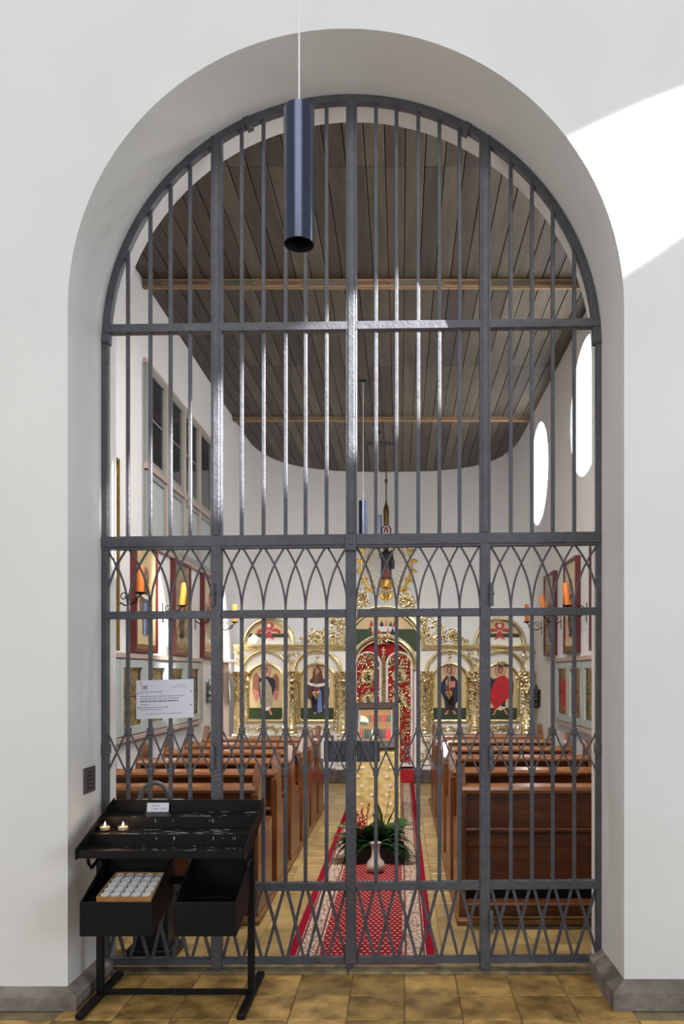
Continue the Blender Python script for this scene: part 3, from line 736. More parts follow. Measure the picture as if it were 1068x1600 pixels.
# ------------------------------------------------------------------ icon screen
YI = 11.55; SI = F/YI
def ix(px): return (px-VX)/SI
def iz(py): return EYE+(VY-py)/SI
IC = ix(599)
io = thing('iconostasis', (IC, YI, .19), 'white and gilded icon screen with carved columns and painted saints across the chapel', 'iconostasis')
def ip(u, v, d): return (u, YI-d, v)
def P_(px, py): return (ix(px), iz(py))
def ring(mb, cx_, cz_, r0, r1, a0, a1, d0, d1, n=28, ez=1.0):
    V = []
    for i in range(n+1):
        g = math.radians(a0+(a1-a0)*i/n)
        for r in (r0, r1):
            for d in (d0, d1): V.append(ip(cx_+r*math.cos(g), cz_+r*ez*math.sin(g), d))
    fs = []
    for i in range(n):
        a, b = 4*i, 4*i+4; fs += [(a, b, b+1, a+1), (a+2, a+3, b+3, b+2), (a, a+2, b+2, b), (a+1, b+1, b+3, a+3)]
    fs += [(0, 1, 3, 2), (4*n, 4*n+2, 4*n+3, 4*n+1)]; return mb.add(V, fs)
def moulded_arch(name, cx_, cz_, r, wd, par, a0=0, a1=180, d=.03, ez=1.0):
    mb = MB(); pts = []
    for i in range(33):
        g = math.radians(a0+(a1-a0)*i/32); pts.append(ip(cx_+(r)*math.cos(g), cz_+r*ez*math.sin(g), d+wd*.3))
    mb.tube(pts, wd*.5, 8, up=(0, 1, 0)); ring(mb, cx_, cz_, r-wd*.8, r-wd*.5, a0, a1, 0, d+.005, 28, ez); ring(mb, cx_, cz_, r+wd*.5, r+wd*.8, a0, a1, 0, d+.005, 28, ez)
    return mb.build(name, 'gold', par, smooth=True)
def curl(mb, x, z, d, r, rot, hand=1, th=.008):
    pts = []; n = 9
    for i in range(n):
        t = i/(n-1); g = rot+hand*t*4.4; rr = r*(1-.78*t); pts.append(ip(x+rr*math.cos(g), z+rr*math.sin(g), d+.012*math.sin(t*3)))
    mb.tube(pts, [th*(1-.3*i/(n-1)) for i in range(n)], 5)
def foliage(mb, poly, n, d, r=(.018, .035)):
    xs = [p[0] for p in poly]; zs = [p[1] for p in poly]
    def inside(x, z):
        c = False
        for i in range(len(poly)):
            (x1, z1), (x2, z2) = poly[i], poly[i-1]
            if (z1 > z) != (z2 > z) and x < (x2-x1)*(z-z1)/(z2-z1)+x1: c = not c
        return c
    k = 0; guard = 0
    while k < n and guard < n*40:
        guard += 1; x = random.uniform(min(xs), max(xs)); z = random.uniform(min(zs), max(zs))
        if not inside(x, z): continue
        rr = random.uniform(*r); k += 1
        if random.random() < .6: curl(mb, x, z, d+random.uniform(0, .02), rr, random.uniform(0, 6.28), random.choice((-1, 1)), rr*.3)
        else: mb.blob(ip(x, z, d+random.uniform(0, .02)), rr*.6, (random.uniform(.5, 1.2), .6, random.uniform(.5, 1.2)), 6, 4)
    return mb
# body of the screen with the round-headed door opening
zt = iz(1012); zb = .19; ddx = ix(646)-IC; dz = iz(1046)
body = [(ix(366), zb), (IC-ddx, zb), (IC-ddx, dz)]+[(IC+ddx*math.cos(PI-PI*i/20), dz+ddx*math.sin(PI-PI*i/20)) for i in range(1, 20)]+[(IC+ddx, dz), (IC+ddx, zb), (ix(831), zb), (ix(831), zt)]
Rc = ix(661)-IC
body += [(IC+Rc, zt)]+[(IC+Rc*math.cos(PI*i/20), zt+Rc*.98*math.sin(PI*i/20)) for i in range(1, 20)]+[(IC-Rc, zt), (ix(366), zt)]
MB().prism(body, ip, -.12, 0).build('screen_wall', 'white_paint', io)
for a, b in ((366, 541), (658, 831)):
    mb = MB(); z = iz(1012)
    mb.bbox((ix(a), YI-.075, z-.012), (ix(b), YI, z+.012), .008).bbox((ix(a), YI-.10, z+.012), (ix(b), YI, z+.028), .006).bbox((ix(a), YI-.05, z-.03), (ix(b), YI, z-.012), .006).bbox((ix(a), YI-.085, z+.028), (ix(b), YI, z+.045), .005)
    mb.build('cornice', 'gold', io)
moulded_arch('great_arch', IC, zt, Rc, .06, io, 0, 180, .03, .98)
moulded_arch('door_arch', IC, dz, ddx+.03, .06, io, 0, 180, .03)
mb = MB(); foliage(mb, [(IC-.06, iz(1006)), (IC+.06, iz(1006)), (IC+.06, iz(992)), (IC-.06, iz(992))], 18, .05, (.02, .04)); mb.build('keystone_rosette', 'gold', io, smooth=True)['kind'] = 'stuff'
# lunette with a table scene
zl = dz+ddx; n = 20
lun = [(IC-Rc*.93, zt+.03)]+[(IC+Rc*.9*math.cos(PI-PI*i/n), zt+.03+(Rc*.86)*math.sin(PI-PI*i/n)) for i in range(1, n)]+[(IC+Rc*.93, zt+.03)]
lu = MB().prism(lun+[(IC+Rc*.85, zt-.06), (IC+ddx*.9, dz+ddx*.6), (IC, zl+.02), (IC-ddx*.9, dz+ddx*.6), (IC-Rc*.85, zt-.06)], ip, 0, .004).build('lunette_painting', 'icon_green', io)
MB().prism([(IC+(x-IC)*.99, z) for x, z in [(IC-Rc*.80, iz(983))]+[(IC+Rc*.87*math.cos(PI-PI*i/n), zt+.02+(Rc*.85)*math.sin(PI-PI*i/n)) for i in range(1, n) if zt+.02+(Rc*.85)*math.sin(PI*i/n) > iz(983)]+[(IC+Rc*.80, iz(983))]], ip, .004, .006).build('painted_sky', 'icon_gold', lu)
MB().prism([P_(580, 987), P_(620, 987), P_(618, 978), P_(583, 978)], ip, .006, .008).build('painted_table', 'paint_white', lu)
for k, (px, py, c_, hgt) in enumerate(((578, 990, 'brown', 14), (584, 992, 'pink', 11), (580, 979, 'red', 10), (596, 979, 'navy', 10), (603, 979, 'pink', 9), (610, 979, 'green', 8), (616, 979, 'red', 9), (592, 993, 'red', 11), (606, 992, 'pink', 12), (613, 992, 'navy', 13), (619, 990, 'dark', 11))):
    MB().prism([P_(px-3, py), P_(px+3, py), P_(px+2, py-hgt*.6), P_(px, py-hgt*.75), P_(px-2, py-hgt*.6)], ip, .008, .0095+.0003*k).build('painted_diner', 'paint_'+c_, lu)
    MB().prism([(ix(px)+.014*math.cos(a*PI/4), iz(py-hgt*.85)+.014*math.sin(a*PI/4)) for a in range(8)], ip, .008, .0105+.0003*k).build('painted_head', 'paint_skin', lu)
# red curtain behind the doors, the two royal doors
MB().bbox((IC-ddx, YI+.04, zb), (IC+ddx, YI+.06, dz+ddx), .003).build('red_curtain', 'red_cloth', io)
for s in (-1, 1):
    a, b = .03, ddx-.012
    def dp(u, v, d, s=s): return (IC+s*u, YI-d, v)
    ztop = iz(1038); rr = (b-a)/2; mid = (a+b)/2; n = 18
    outl = [(a, .22), (b, .22), (b, ztop)]+[(mid+rr*math.cos(PI*i/n), ztop+rr*.95*math.sin(PI*i/n)) for i in range(1, n)]+[(a, ztop)]
    inn = [(mid+(u-mid)*.82, ztop+(v-ztop)*.9 if v > ztop else v) for u, v in outl]; inn[0] = (inn[0][0], .28); inn[1] = (inn[1][0], .28)
    d_ = MB().prism(outl, dp, -.01, .01).build('royal_door', 'white_paint', io)
    MB().prism(inn, dp, .01, .014).build('red_backing', 'red_cloth', d_)
    mb = MB(); foliage(mb, [dp(u, v, 0)[::2] for u, v in inn], 430, .018, (.016, .034)); mb.build('gilt_openwork', 'gold', d_, smooth=True)['kind'] = 'stuff'
    for py, rx, rz in ((1056, .10, .108), (1094, .10, .10)):
        c0 = IC+s*mid; cz_ = iz(py)
        md = MB().prism([(c0+rx*math.cos(2*PI*i/24), cz_+rz*math.sin(2*PI*i/24)) for i in range(24)], ip, .014, .034).build('medallion', 'icon_gold', d_)
        mb = MB().tube([ip(c0+rx*math.cos(2*PI*i/24), cz_+rz*math.sin(2*PI*i/24), .036) for i in range(25)], .011, 6, up=(0, 1, 0)); mb.build('medallion_rim', 'gold', d_, smooth=True)
        MB().prism([(c0-.055, cz_-.07), (c0+.055, cz_-.07), (c0+.045, cz_-.02), (c0+.02, cz_+.01), (c0-.02, cz_+.01), (c0-.045, cz_-.02)], ip, .034, .036).build('painted_bust', 'paint_dark', d_)
        MB().prism([(c0+.024*math.cos(a_*PI/5), cz_+.035+.028*math.sin(a_*PI/5)) for a_ in range(10)], ip, .034, .037).build('painted_head', 'paint_brown', d_)
mb = MB().lathe([(.03, zb), (.03, .3), (.022, .32), (.022, iz(1030)), (.034, iz(1028)), (.034, iz(1025)), (.0, iz(1025))], (IC, YI-.03, 0), 12)
for k in range(70): a_ = k*2.4; mb.blob((IC+.026*math.cos(a_), YI-.03+.026*math.sin(a_), .3+(iz(1030)-.3)*k/70), .012, (1, 1, 1.4), 5, 4)
mb.build('door_baton', 'gold', io, smooth=True)
mb = MB().bbox((IC-.010, YI-.04, iz(1027)), (IC+.010, YI-.02, iz(1011)), .003).bbox((IC-.035, YI-.04, iz(1016.5)), (IC+.035, YI-.02, iz(1014.5)), .003).bbox((IC-.025, YI-.04, iz(1021)), (IC+.025, YI-.02, iz(1019)), .003); mb.build('baton_cross', 'gold', io)
# columns
def column(px):
    x = ix(px); z0, z1 = iz(1146), iz(1049); y = YI-.085
    co = MB().lathe([(.0, z0), (.095, z0), (.095, z0+.025), (.085, z0+.045), (.092, z0+.07), (.078, z0+.10), (.074, z1-.16), (.084, z1-.14), (.078, z1-.12), (.085, z1-.06), (.112, z1-.015), (.112, z1), (0, z1)], (x, y, 0), 16).build('column', 'gold', io, smooth=True)
    mb = MB()
    for k in range(190):
        a_ = -PI/2+random.uniform(-1.9, 1.9); z = z0+.1+(z1-z0-.28)*random.random(); r = .076
        p = (x+r*math.cos(a_), y+r*math.sin(a_), z); mb.blob(p, random.uniform(.010, .019), (1, 1, random.uniform(.6, 1.6)), 5, 4)
    for k in range(34):
        a_ = -PI/2+random.uniform(-1.8, 1.8); t = random.random(); r = .08+.035*t
        mb.blob((x+r*math.cos(a_), y+r*math.sin(a_), z1-.13+.11*t), random.uniform(.013, .022), (1, 1, 1.2), 5, 4)
    mb.build('carved_vine', 'gold', co, smooth=True)['kind'] = 'stuff'
    pd = MB().bbox((x-.1, YI-.17, .19), (x+.1, YI-.01, z0), .006).build('pedestal', 'white_paint', io)
    mb = MB(); h = z0-.19
    for a, b in (((-.08, .25), (.08, .265)), ((-.08, z0-.035), (.08, z0-.02)), ((-.08, .25), (-.065, z0-.02)), ((.065, .25), (.08, z0-.02))): mb.bbox((x+a[0], YI-.178, a[1]), (x+b[0], YI-.168, b[1]), .003)
    foliage(mb, [(x-.05, .3), (x+.05, .3), (x+.05, z0-.06), (x-.05, z0-.06)], 40, .168, (.015, .03)); mb.build('pedestal_ornament', 'gold', pd, smooth=True)['kind'] = 'stuff'
for px in (376, 456, 536, 663, 741, 821): column(px)
# saints
def poly_m(pts, cx_, z0, w_, h): return [(cx_+u*w_, z0+v*h) for u, v in pts]
def ell(cu, cv, ru, rv, n=16): return [(cu+ru*math.cos(2*PI*i/n), cv+rv*math.sin(2*PI*i/n)) for i in range(n)]
FIG = {
 'angel': [('wing', [(-.12,.66),(-.3,.80),(-.40,.70),(-.42,.5),(-.34,.32),(-.26,.3),(-.14,.5)]), ('wing_pink', [(-.38,.5),(-.34,.30),(-.26,.28),(-.2,.44)]), ('wing', [(.12,.66),(.28,.78),(.38,.7),(.38,.5),(.34,.34),(.26,.32),(.14,.5)]), ('wing_pink', [(.36,.48),(.33,.3),(.25,.3),(.2,.44)]),
           ('navy', [(-.22,.68),(0,.73),(.24,.68),(.28,.56),(.2,.4),(.16,.2),(-.14,.16),(-.2,.4)]), ('beige', [(-.2,.62),(.02,.68),(.16,.52),(.2,.3),(.14,.17),(-.1,.12),(-.16,.34)]), ('white', [(-.12,.16),(.14,.2),(.1,.12),(-.1,.12)]), ('pink', [(-.08,.13),(-.02,.13),(-.04,.05),(-.1,.07)]), ('pink', [(.06,.15),(.12,.15),(.18,.05),(.12,.04)]),
           ('halo_line', ell(-.02,.82,.16,.11)), ('halo', ell(-.02,.82,.145,.10)), ('brown', ell(-.02,.83,.075,.065)), ('skin', ell(-.02,.81,.055,.05))],
 'virgin': [('brown', [(-.2,.68),(.2,.68),(.36,.5),(.34,.36),(.22,.3),(.16,.1),(-.16,.1),(-.2,.3),(-.34,.36),(-.36,.5)]), ('navy', [(-.18,.52),(.18,.52),(.18,.1),(-.18,.1)]), ('blue', [(-.02,.5),(.1,.48),(.14,.1),(0,.08)]), ('white', [(-.38,.62),(-.22,.56),(0,.535),(.22,.56),(.38,.62),(.36,.68),(.22,.61),(0,.585),(-.22,.61),(-.36,.68)]),
            ('halo_line', ell(0,.82,.16,.11)), ('halo', ell(0,.82,.145,.10)), ('brown', [(-.1,.86),(0,.92),(.1,.86),(.16,.7),(.18,.62),(-.18,.62),(-.16,.7)]), ('skin', ell(0,.815,.055,.055)), ('pink', [(-.1,.09),(-.04,.09),(-.06,.06),(-.11,.06)])],
 'christ': [('navy', [(-.1,.73),(.12,.73),(.24,.64),(.28,.48),(.26,.3),(.18,.24),(.16,.12),(-.12,.12),(-.16,.3),(-.28,.48),(-.26,.6)]), ('dark', [(-.14,.5),(.12,.5),(.14,.14),(-.08,.14)]), ('pink', [(-.02,.52),(.16,.53),(.16,.64),(-.02,.64)]), ('pink', [(-.12,.66),(-.06,.66),(-.05,.58),(-.12,.56)]), ('pink', [(-.08,.12),(-.02,.13),(-.08,.05),(-.16,.05)]), ('pink', [(.08,.12),(.14,.12),(.22,.06),(.14,.05)]),
            ('halo_line', ell(0,.83,.17,.115)), ('halo', ell(0,.83,.155,.105)), ('brown', ell(0,.835,.085,.08)), ('skin', ell(0,.825,.06,.065)), ('brown', [(-.05,.8),(.05,.8),(.03,.75),(-.03,.75)])],
 'redangel': [('brown', [(-.14,.64),(-.34,.74),(-.38,.6),(-.32,.4),(-.2,.4)]), ('brown', [(.14,.64),(.34,.74),(.4,.58),(.38,.4),(.3,.26),(.22,.4)]), ('navy', [(-.26,.66),(-.08,.7),(-.1,.4),(-.28,.44),(-.32,.54)]), ('cream', [(-.22,.3),(.2,.4),(.16,.16),(0,.12),(-.16,.15)]), ('navy', [(0,.3),(.16,.3),(.14,.18),(.02,.2)]),
             ('red', [(-.1,.7),(.14,.74),(.26,.64),(.3,.5),(.24,.34),(.1,.27),(-.02,.2),(-.16,.13),(-.24,.24),(-.38,.28),(-.26,.5),(-.18,.62)]), ('pink', [(-.16,.13),(-.1,.14),(-.18,.04),(-.23,.04)]), ('pink', [(.1,.14),(.16,.13),(.24,.05),(.17,.05)]), ('halo_line', ell(0,.83,.17,.115)), ('halo', ell(0,.83,.155,.105)), ('brown', ell(0,.84,.08,.075)), ('skin', ell(0,.825,.055,.055))]}
def saint(px, fig):
    cx_ = ix(px); W = .25; zb_ = iz(1124); zs = iz(1063); n = 18
    sh = [(cx_-W, zb_), (cx_+W, zb_), (cx_+W, zs)]+[(cx_+W*math.cos(PI*i/n), zs+W*.93*math.sin(PI*i/n)) for i in range(1, n)]+[(cx_-W, zs)]
    pn = MB().prism(sh, ip, 0, .01).build('saint_icon', 'icon_gold', io)
    MB().prism([(cx_-W, zb_), (cx_+W, zb_), (cx_+W, iz(1106)), (cx_-W, iz(1106))], ip, .01, .0115).build('painted_ground', 'icon_green', pn)
    k = 0
    for c_, pts in FIG[fig]:
        k += 1; MB().prism(poly_m(pts, cx_, zb_+.03, .50, .84), ip, .0115, .0125+.0012*k).build('painted_'+{'skin': 'face', 'halo': 'halo', 'halo_line': 'halo_edge', 'wing': 'wing', 'wing_pink': 'wing_tip'}.get(c_, 'robe'), 'paint_'+c_, pn)
    # frame and outer arch
    mb = MB().tube([ip(cx_-W-.012, zb_-.02, .03), ip(cx_-W-.012, zs, .03)]+[ip(cx_+(W+.012)*math.cos(PI-PI*i/18), zs+(W*.93+.012)*math.sin(PI-PI*i/18), .03) for i in range(1, 18)]+[ip(cx_+W+.012, zs, .03), ip(cx_+W+.012, zb_-.02, .03)], .026, 8, up=(0, 1, 0))
    mb.tube([ip(cx_-W-.03, zb_-.02, .03), ip(cx_+W+.03, zb_-.02, .03)], .026, 8)
    for s in (-1, 1):
        foliage(mb, [(cx_+s*(W-.02), zb_-.02), (cx_+s*(W+.05), zb_-.02), (cx_+s*(W+.03), zb_+.14)], 9, .045, (.02, .03)); foliage(mb, [(cx_+s*(W), zs-.1), (cx_+s*(W+.04), zs-.1), (cx_+s*(W+.03), zs+.06), (cx_+s*W, zs+.06)], 9, .045, (.02, .03))
    if fig in ('angel', 'redangel'): foliage(mb, [(cx_-.07, zs+W*.93), (cx_+.07, zs+W*.93), (cx_, zs+W*.93+.08)], 14, .045, (.015, .03))
    else: mb.blob(ip(cx_, zs+W*.93+.12, .02), .03, (1, .7, 1), 10, 6)
    mb.build('icon_frame', 'gold', pn, smooth=True)
    moulded_arch('niche_arch', cx_, iz(1049), .335, .045, io, 0, 180, .03, .9)
    mb = MB(); g0 = iz(1138)
    for k in range(-6, 7): foliage(mb, [(cx_+.042*k-.03, g0-.03-.004*abs(k)+.025*math.cos(k*.9)), (cx_+.042*k+.03, g0-.03+.025*math.cos(k*.9)), (cx_+.042*k+.03, g0+.03), (cx_+.042*k-.03, g0+.03)], 5, .01, (.018, .032))
    mb.build('garland', 'gold', io, smooth=True)['kind'] = 'stuff'
    mb = MB()
    for a, b in (((-.24, .30), (.24, .325)), ((-.24, iz(1152)), (.24, iz(1149))), ((-.24, .3), (-.215, iz(1149))), ((.215, .3), (.24, iz(1149)))): mb.bbox((cx_+a[0], YI-.02, a[1]), (cx_+b[0], YI, b[1]), .004)
    mb.build('plinth_moulding', 'gold', io)
for px, f in ((416, 'angel'), (496, 'virgin'), (702, 'christ'), (781, 'redangel')): saint(px, f)
for px in (376, 456, 741, 821):
    mb = MB(); foliage(mb, [P_(px-13, 1018), P_(px+13, 1018), P_(px+2, 1042), P_(px-2, 1042)], 26, .01, (.016, .034)); mb.build('spandrel_foliage', 'gold', io, smooth=True)['kind'] = 'stuff'
# seraph lunettes and crest scrolls
zc_ = iz(1008)
for px in (420, 780):
    cx_ = ix(px); n = 22; R_ = .36
    ln = MB().prism([(cx_+R_*math.cos(PI*i/n), zc_+R_*1.05*math.sin(PI*i/n)) for i in range(n+1)], ip, -.05, .0).build('seraph_lunette', 'white_paint', io)
    MB().prism([(cx_-R_*.82, iz(996))]+[(cx_+R_*.86*math.cos(PI-PI*i/n), zc_+R_*.92*math.sin(PI-PI*i/n)) for i in range(n+1) if zc_+R_*.92*math.sin(PI*i/n) > iz(996)]+[(cx_+R_*.82, iz(996))], ip, 0, .004).build('painted_field', 'icon_gold', ln)
    MB().prism([(cx_-R_*.85, iz(996)), (cx_+R_*.85, iz(996)), (cx_+R_*.83, iz(990)), (cx_-R_*.83, iz(990))], ip, .004, .006).build('painted_ground', 'icon_green', ln)
    mb = MB()
    for pl_ in ([(-.05,.0),(0,.06),(.05,0),(.06,-.05),(.1,-.12),(0,-.07),(-.1,-.12),(-.06,-.05)], [(-.03,.07),(-.09,.13),(-.07,.2),(0,.26),(.07,.2),(.09,.13),(.03,.07)], [(.03,.08),(.12,.1),(.2,.06),(.21,-.03),(.17,.0),(.13,.03),(.04,.04)], [(-.03,.08),(-.12,.1),(-.2,.06),(-.21,-.03),(-.17,0),(-.13,.03),(-.04,.04)]):
        mb.prism([(cx_+u*.85, iz(990)+v*.8) for u, v in pl_], ip, .006, .009)
    mb.build('painted_seraph', 'paint_seraph', ln)
    MB().prism([(cx_+.03*math.cos(a_*PI/6), iz(990)+.12+.032*math.sin(a_*PI/6)) for a_ in range(12)], ip, .009, .0105).build('painted_face', 'paint_cream', ln)
    moulded_arch('lunette_arch', cx_, zc_, R_, .05, io, 0, 180, .02, 1.05)
    if px < 500: MB().prism([P_(389, 998), P_(397, 990), P_(407, 998), P_(399, 1007)], ip, .02, .035).build('diamond_plaque', 'white_paint', ln)
for s in (-1, 1):
    def m(px): return 599+s*(px-599)
    mb = MB(); foliage(mb, [P_(m(665), 1006), P_(m(734), 1006), P_(m(732), 999), P_(m(715), 990), P_(m(704), 983), P_(m(688), 979), P_(m(684), 990)], 120, .01, (.02, .05)); mb.build('crest_scroll', 'gold', io, smooth=True)['kind'] = 'stuff'
    mb = MB(); foliage(mb, [P_(m(664), 1002), P_(m(682), 1002), P_(m(683), 966), P_(m(650), 960), P_(m(650), 968)], 120, .01, (.02, .045)); mb.build('side_scroll', 'gold', io, smooth=True)['kind'] = 'stuff'
    mb = MB(); foliage(mb, [P_(m(622), 944), P_(m(648), 956), P_(m(648), 938), P_(m(636), 924), P_(m(624), 928)], 120, .02, (.02, .045)); mb.build('crown_scroll', 'gold', io, smooth=True)['kind'] = 'stuff'

# hanging oil lamps before two of the icons
for px, lb in ((496, 'gilt hanging oil lamp with red cup before the icon with the white veil'), (700, 'gilt hanging oil lamp before the icon of the figure holding a book')):
    x, y, z = ix(px), YI-.22, iz(1092)
    t = thing('oil_lamp', (x, y, z), lb, 'lamp', 'hanging oil lamps')
    MB().lathe([(.0, 0), (.012, 0), (.018, .03), (.05, .07), (.058, .10), (.05, .115), (0, .115)], (x, y, z), 16).build('bowl', 'gold', t, smooth=True)
    MB().lathe([(.0, .115), (.035, .115), (.04, .15), (0, .15)], (x, y, z), 14).build('cup', 'ruby', t, smooth=True)
    for k in range(3):
        a_ = 2*PI*k/3+.5; MB().tube([(x+.05*math.cos(a_), y+.05*math.sin(a_), z+.11), (x, y, iz(1045))], .0025, 4).build('chain', 'gold', t)
    MB().tube([(x, y, iz(1045)), (x, y, iz(1030)), (x, YI-.01, iz(1028))], .004, 5).build('bracket', 'gold', t)

# ------------------------------------------------------------------ hanging Madonna in a glory of rays
YM = 14.3; SM = F/YM
def mxp(px): return (px-VX)/SM
def mzp(py): return EYE+(VY-py)/SM
mc = mxp(603)
ma = thing('hanging_statue', (mc, YM, mzp(941)), 'dark robed statue in a gilt wreath of rays hung on a chain from the ceiling', 'statue')
prof = [(0, 905), (9, 905), (8.5, 893), (8, 880), (9, 870), (8.5, 866), (6, 862), (3, 860.5), (4.5, 858), (4.7, 855), (3.5, 852.5), (0, 852)]
MB().lathe([(a/SM, mzp(b)) for a, b in prof], (mc, YM, 0), 18, cap=False).build('robe', 'carved_dark', ma, smooth=True)
MB().prism([(mc-.06, mzp(904)), (mc+.06, mzp(904)), (mc+.03, mzp(882)), (mc-.02, mzp(880))], lambda u, v, d: (u, YM-d, v), .07, .115).build('red_underskirt', 'carved_red', ma)
MB().tube([(mc-.03, YM-.05, mzp(868)), (mc-.09, YM-.1, mzp(872)), (mc-.11, YM-.13, mzp(866))], [.04, .035, .025], 8).build('arm', 'carved_dark', ma, smooth=True)
mb = MB().tube([(mc+.04, YM-.06, mzp(874)), (mc+.09, YM-.09, mzp(872)), (mc+.1, YM-.1, mzp(867))], [.05, .05, .035], 8); mb.blob((mc+.1, YM-.1, mzp(864)), .035, (1, 1, 1.1), 8, 6); mb.build('child', 'carved_dark', ma, smooth=True)
mb = MB().tube([(mc+.07, YM, mzp(866)), (mc+.1, YM, mzp(880)), (mc+.12, YM-.02, mzp(889))], [.05, .06, .03], 8); mb.build('mantle', 'carved_dark', ma, smooth=True)
mb = MB().lathe([(.035, mzp(855)), (.055, mzp(851.5)), (.05, mzp(851)), (0.0, mzp(852))], (mc, YM, 0), 14, cap=False); mb.build('crown', 'carved_dark', ma, smooth=True)
mb = MB().lathe([(0, mzp(922)), (.05, mzp(921)), (.10, mzp(917)), (.105, mzp(912)), (.085, mzp(905)), (0, mzp(905))], (mc, YM, 0), 18)
for k in range(40): a_ = random.uniform(0, 6.28); mb.blob((mc+.1*math.cos(a_), YM+.1*math.sin(a_), mzp(random.uniform(907, 919))), .02, (1, 1, .8), 5, 4)
mb.build('cloud_base', 'old_gold', ma, smooth=True)
mb = MB().lathe([(0, mzp(941)), (.03, mzp(941)), (.03, mzp(938)), (.06, mzp(934)), (.055, mzp(929)), (.02, mzp(926)), (.03, mzp(923)), (0, mzp(921))], (mc, YM, 0), 14)
for k in range(8):
    a_ = 2*PI*k/8; mb.tube([(mc+.05*math.cos(a_), YM+.05*math.sin(a_), mzp(936)), (mc+.1*math.cos(a_), YM+.1*math.sin(a_), mzp(931)), (mc+.14*math.cos(a_), YM+.14*math.sin(a_), mzp(926))], [.03, .03, .005], 6)
mb.build('gilt_blossom', 'old_gold', ma, smooth=True)
cz_ = mzp(883)
for k in range(30):
    g = 2*PI*(k+.5)/30
    if abs(math.cos(g)) < .2 and math.sin(g) > 0: continue
    p = (mc+.20*math.cos(g), YM, cz_+.30*math.sin(g)); q = (mc+(.37+.03*(k % 2))*math.cos(g), YM, cz_+(.52+.03*(k % 2))*math.sin(g))
    MB().tube([p, q], [.004, .014], 5).build('ray', 'old_gold', ma)
MB().tube([(mc+.36*math.cos(2*PI*i/40), YM, cz_+.5*math.sin(2*PI*i/40)) for i in range(41)], .007, 5, up=(0, 1, 0)).build('ray_hoop', 'bronze', ma)
for s in (-1, 1):
    pts = []; mb = MB()
    for i in range(15):
        g = -1.05+2.3*i/14; pts.append((mc+s*(.46*math.cos(g)), YM, cz_+.58*math.sin(g)))
    mb.tube(pts, [.035-.001*i for i in range(15)], 7); 
    for i in range(1, 14, 2):
        x, y, z = pts[i]; mb.tube([(x, y, z), (x+s*.06, y-.02, z+.03), (x+s*.13, y, z+.01)], [.02, .035, .006], 6); mb.blob((x+s*.07, y-.03, z+.01), .04, (1, .7, .8), 7, 5)
        mb.tube([(x, y, z), (x-s*.03, y-.02, z+.05), (x-s*.02, y, z+.1)], [.015, .02, .004], 5)
    mb.build('leaf_branch', 'old_gold', ma, smooth=True)
for s in (-1, 1): MB().tube([(mc+s*.02, YM, mzp(836)), (mc+s*.075, YM, mzp(834)), (mc+s*.085, YM, mzp(827)), (mc+s*.05, YM, mzp(822)), (mc+s*.01, YM, mzp(824)), (mc+s*.03, YM, mzp(832))], .015, 7).build('red_bow', 'carved_red', ma, smooth=True)
MB().lathe([(0, mzp(822)), (.05, mzp(821)), (.055, mzp(800)), (.045, mzp(793)), (.015, mzp(785)), (.008, mzp(782)), (0, mzp(782))], (mc, YM, 0), 10).build('canopy_spindle', 'bronze', ma, smooth=True)
mb = MB().tube([(mc, YM, mzp(784)), (mc, YM, ZC)], .008, 6)
for k in range(14): mb.blob((mc, YM, mzp(782)+.05*k), .016, (1, 1, 1.3), 6, 4)
mb.blob((mc, YM, mzp(752)), .03, (1, 1, 1.8), 8, 6); mb.build('chain', 'bronze', ma, smooth=True)

# ------------------------------------------------------------------ framed icons on the side walls
def wall_icon(s, y0, y1, z0, z1, lb, seed, framem='frame_red', fig='redangel'):
    x = XL if s < 0 else XR; t = .06
    root = thing('wall_icon', (x, (y0+y1)/2, z0), lb, 'icon', 'framed icons on the chapel walls')
    def q(u, v, d): return (x-s*d, u, v)
    f = .035
    for p in ([(y0, z0), (y1, z0), (y1, z0+f), (y0, z0+f)], [(y0, z1-f), (y1, z1-f), (y1, z1), (y0, z1)], [(y0, z0+f), (y0+f, z0+f), (y0+f, z1-f), (y0, z1-f)], [(y1-f, z0+f), (y1, z0+f), (y1, z1-f), (y1-f, z1-f)]):
        MB().prism(p, q, .001, t).build('frame_strip', framem, root)
    MB().prism([(y0+f, z0+f), (y1-f, z0+f), (y1-f, z1-f), (y0+f, z1-f)], q, .001, t-.02).build('icon_panel', 'dull_foil' if seed % 2 else 'icon_gold', root)
    W = (y1-y0-2*f); H = z1-z0-2*f; rn = random.Random(seed); k = 0
    for c_, pts in FIG[fig]:
        k += 1; MB().prism([((y0+y1)/2-s*u*W*.9*-1, z0+f+.06+v*H*.8) for u, v in pts], q, t-.02, t-.0185+.0006*k).build('painted_'+('face' if c_ == 'skin' else 'halo' if c_.startswith('halo') else 'robe'), 'paint_'+c_, root)
    MB().prism([(y0+f, z0+f), (y1-f, z0+f), (y1-f, z0+f+.05), (y0+f, z0+f+.05)], q, t-.02, t-.017).build('title_strip', 'frame_gilt', root)
    MB().prism([(y0+f, z0+f), (y1-f, z0+f), (y1-f, z1-f), (y0+f, z1-f)], q, t-.008, t-.006).build('glass', 'clear_pane', root)
WI = [(7.36, 8.03), (8.64, 9.30), (9.92, 10.58)]
figs = ['virgin', 'christ', 'angel']
pos = ['nearest the gate', 'second from the gate', 'third from the gate']
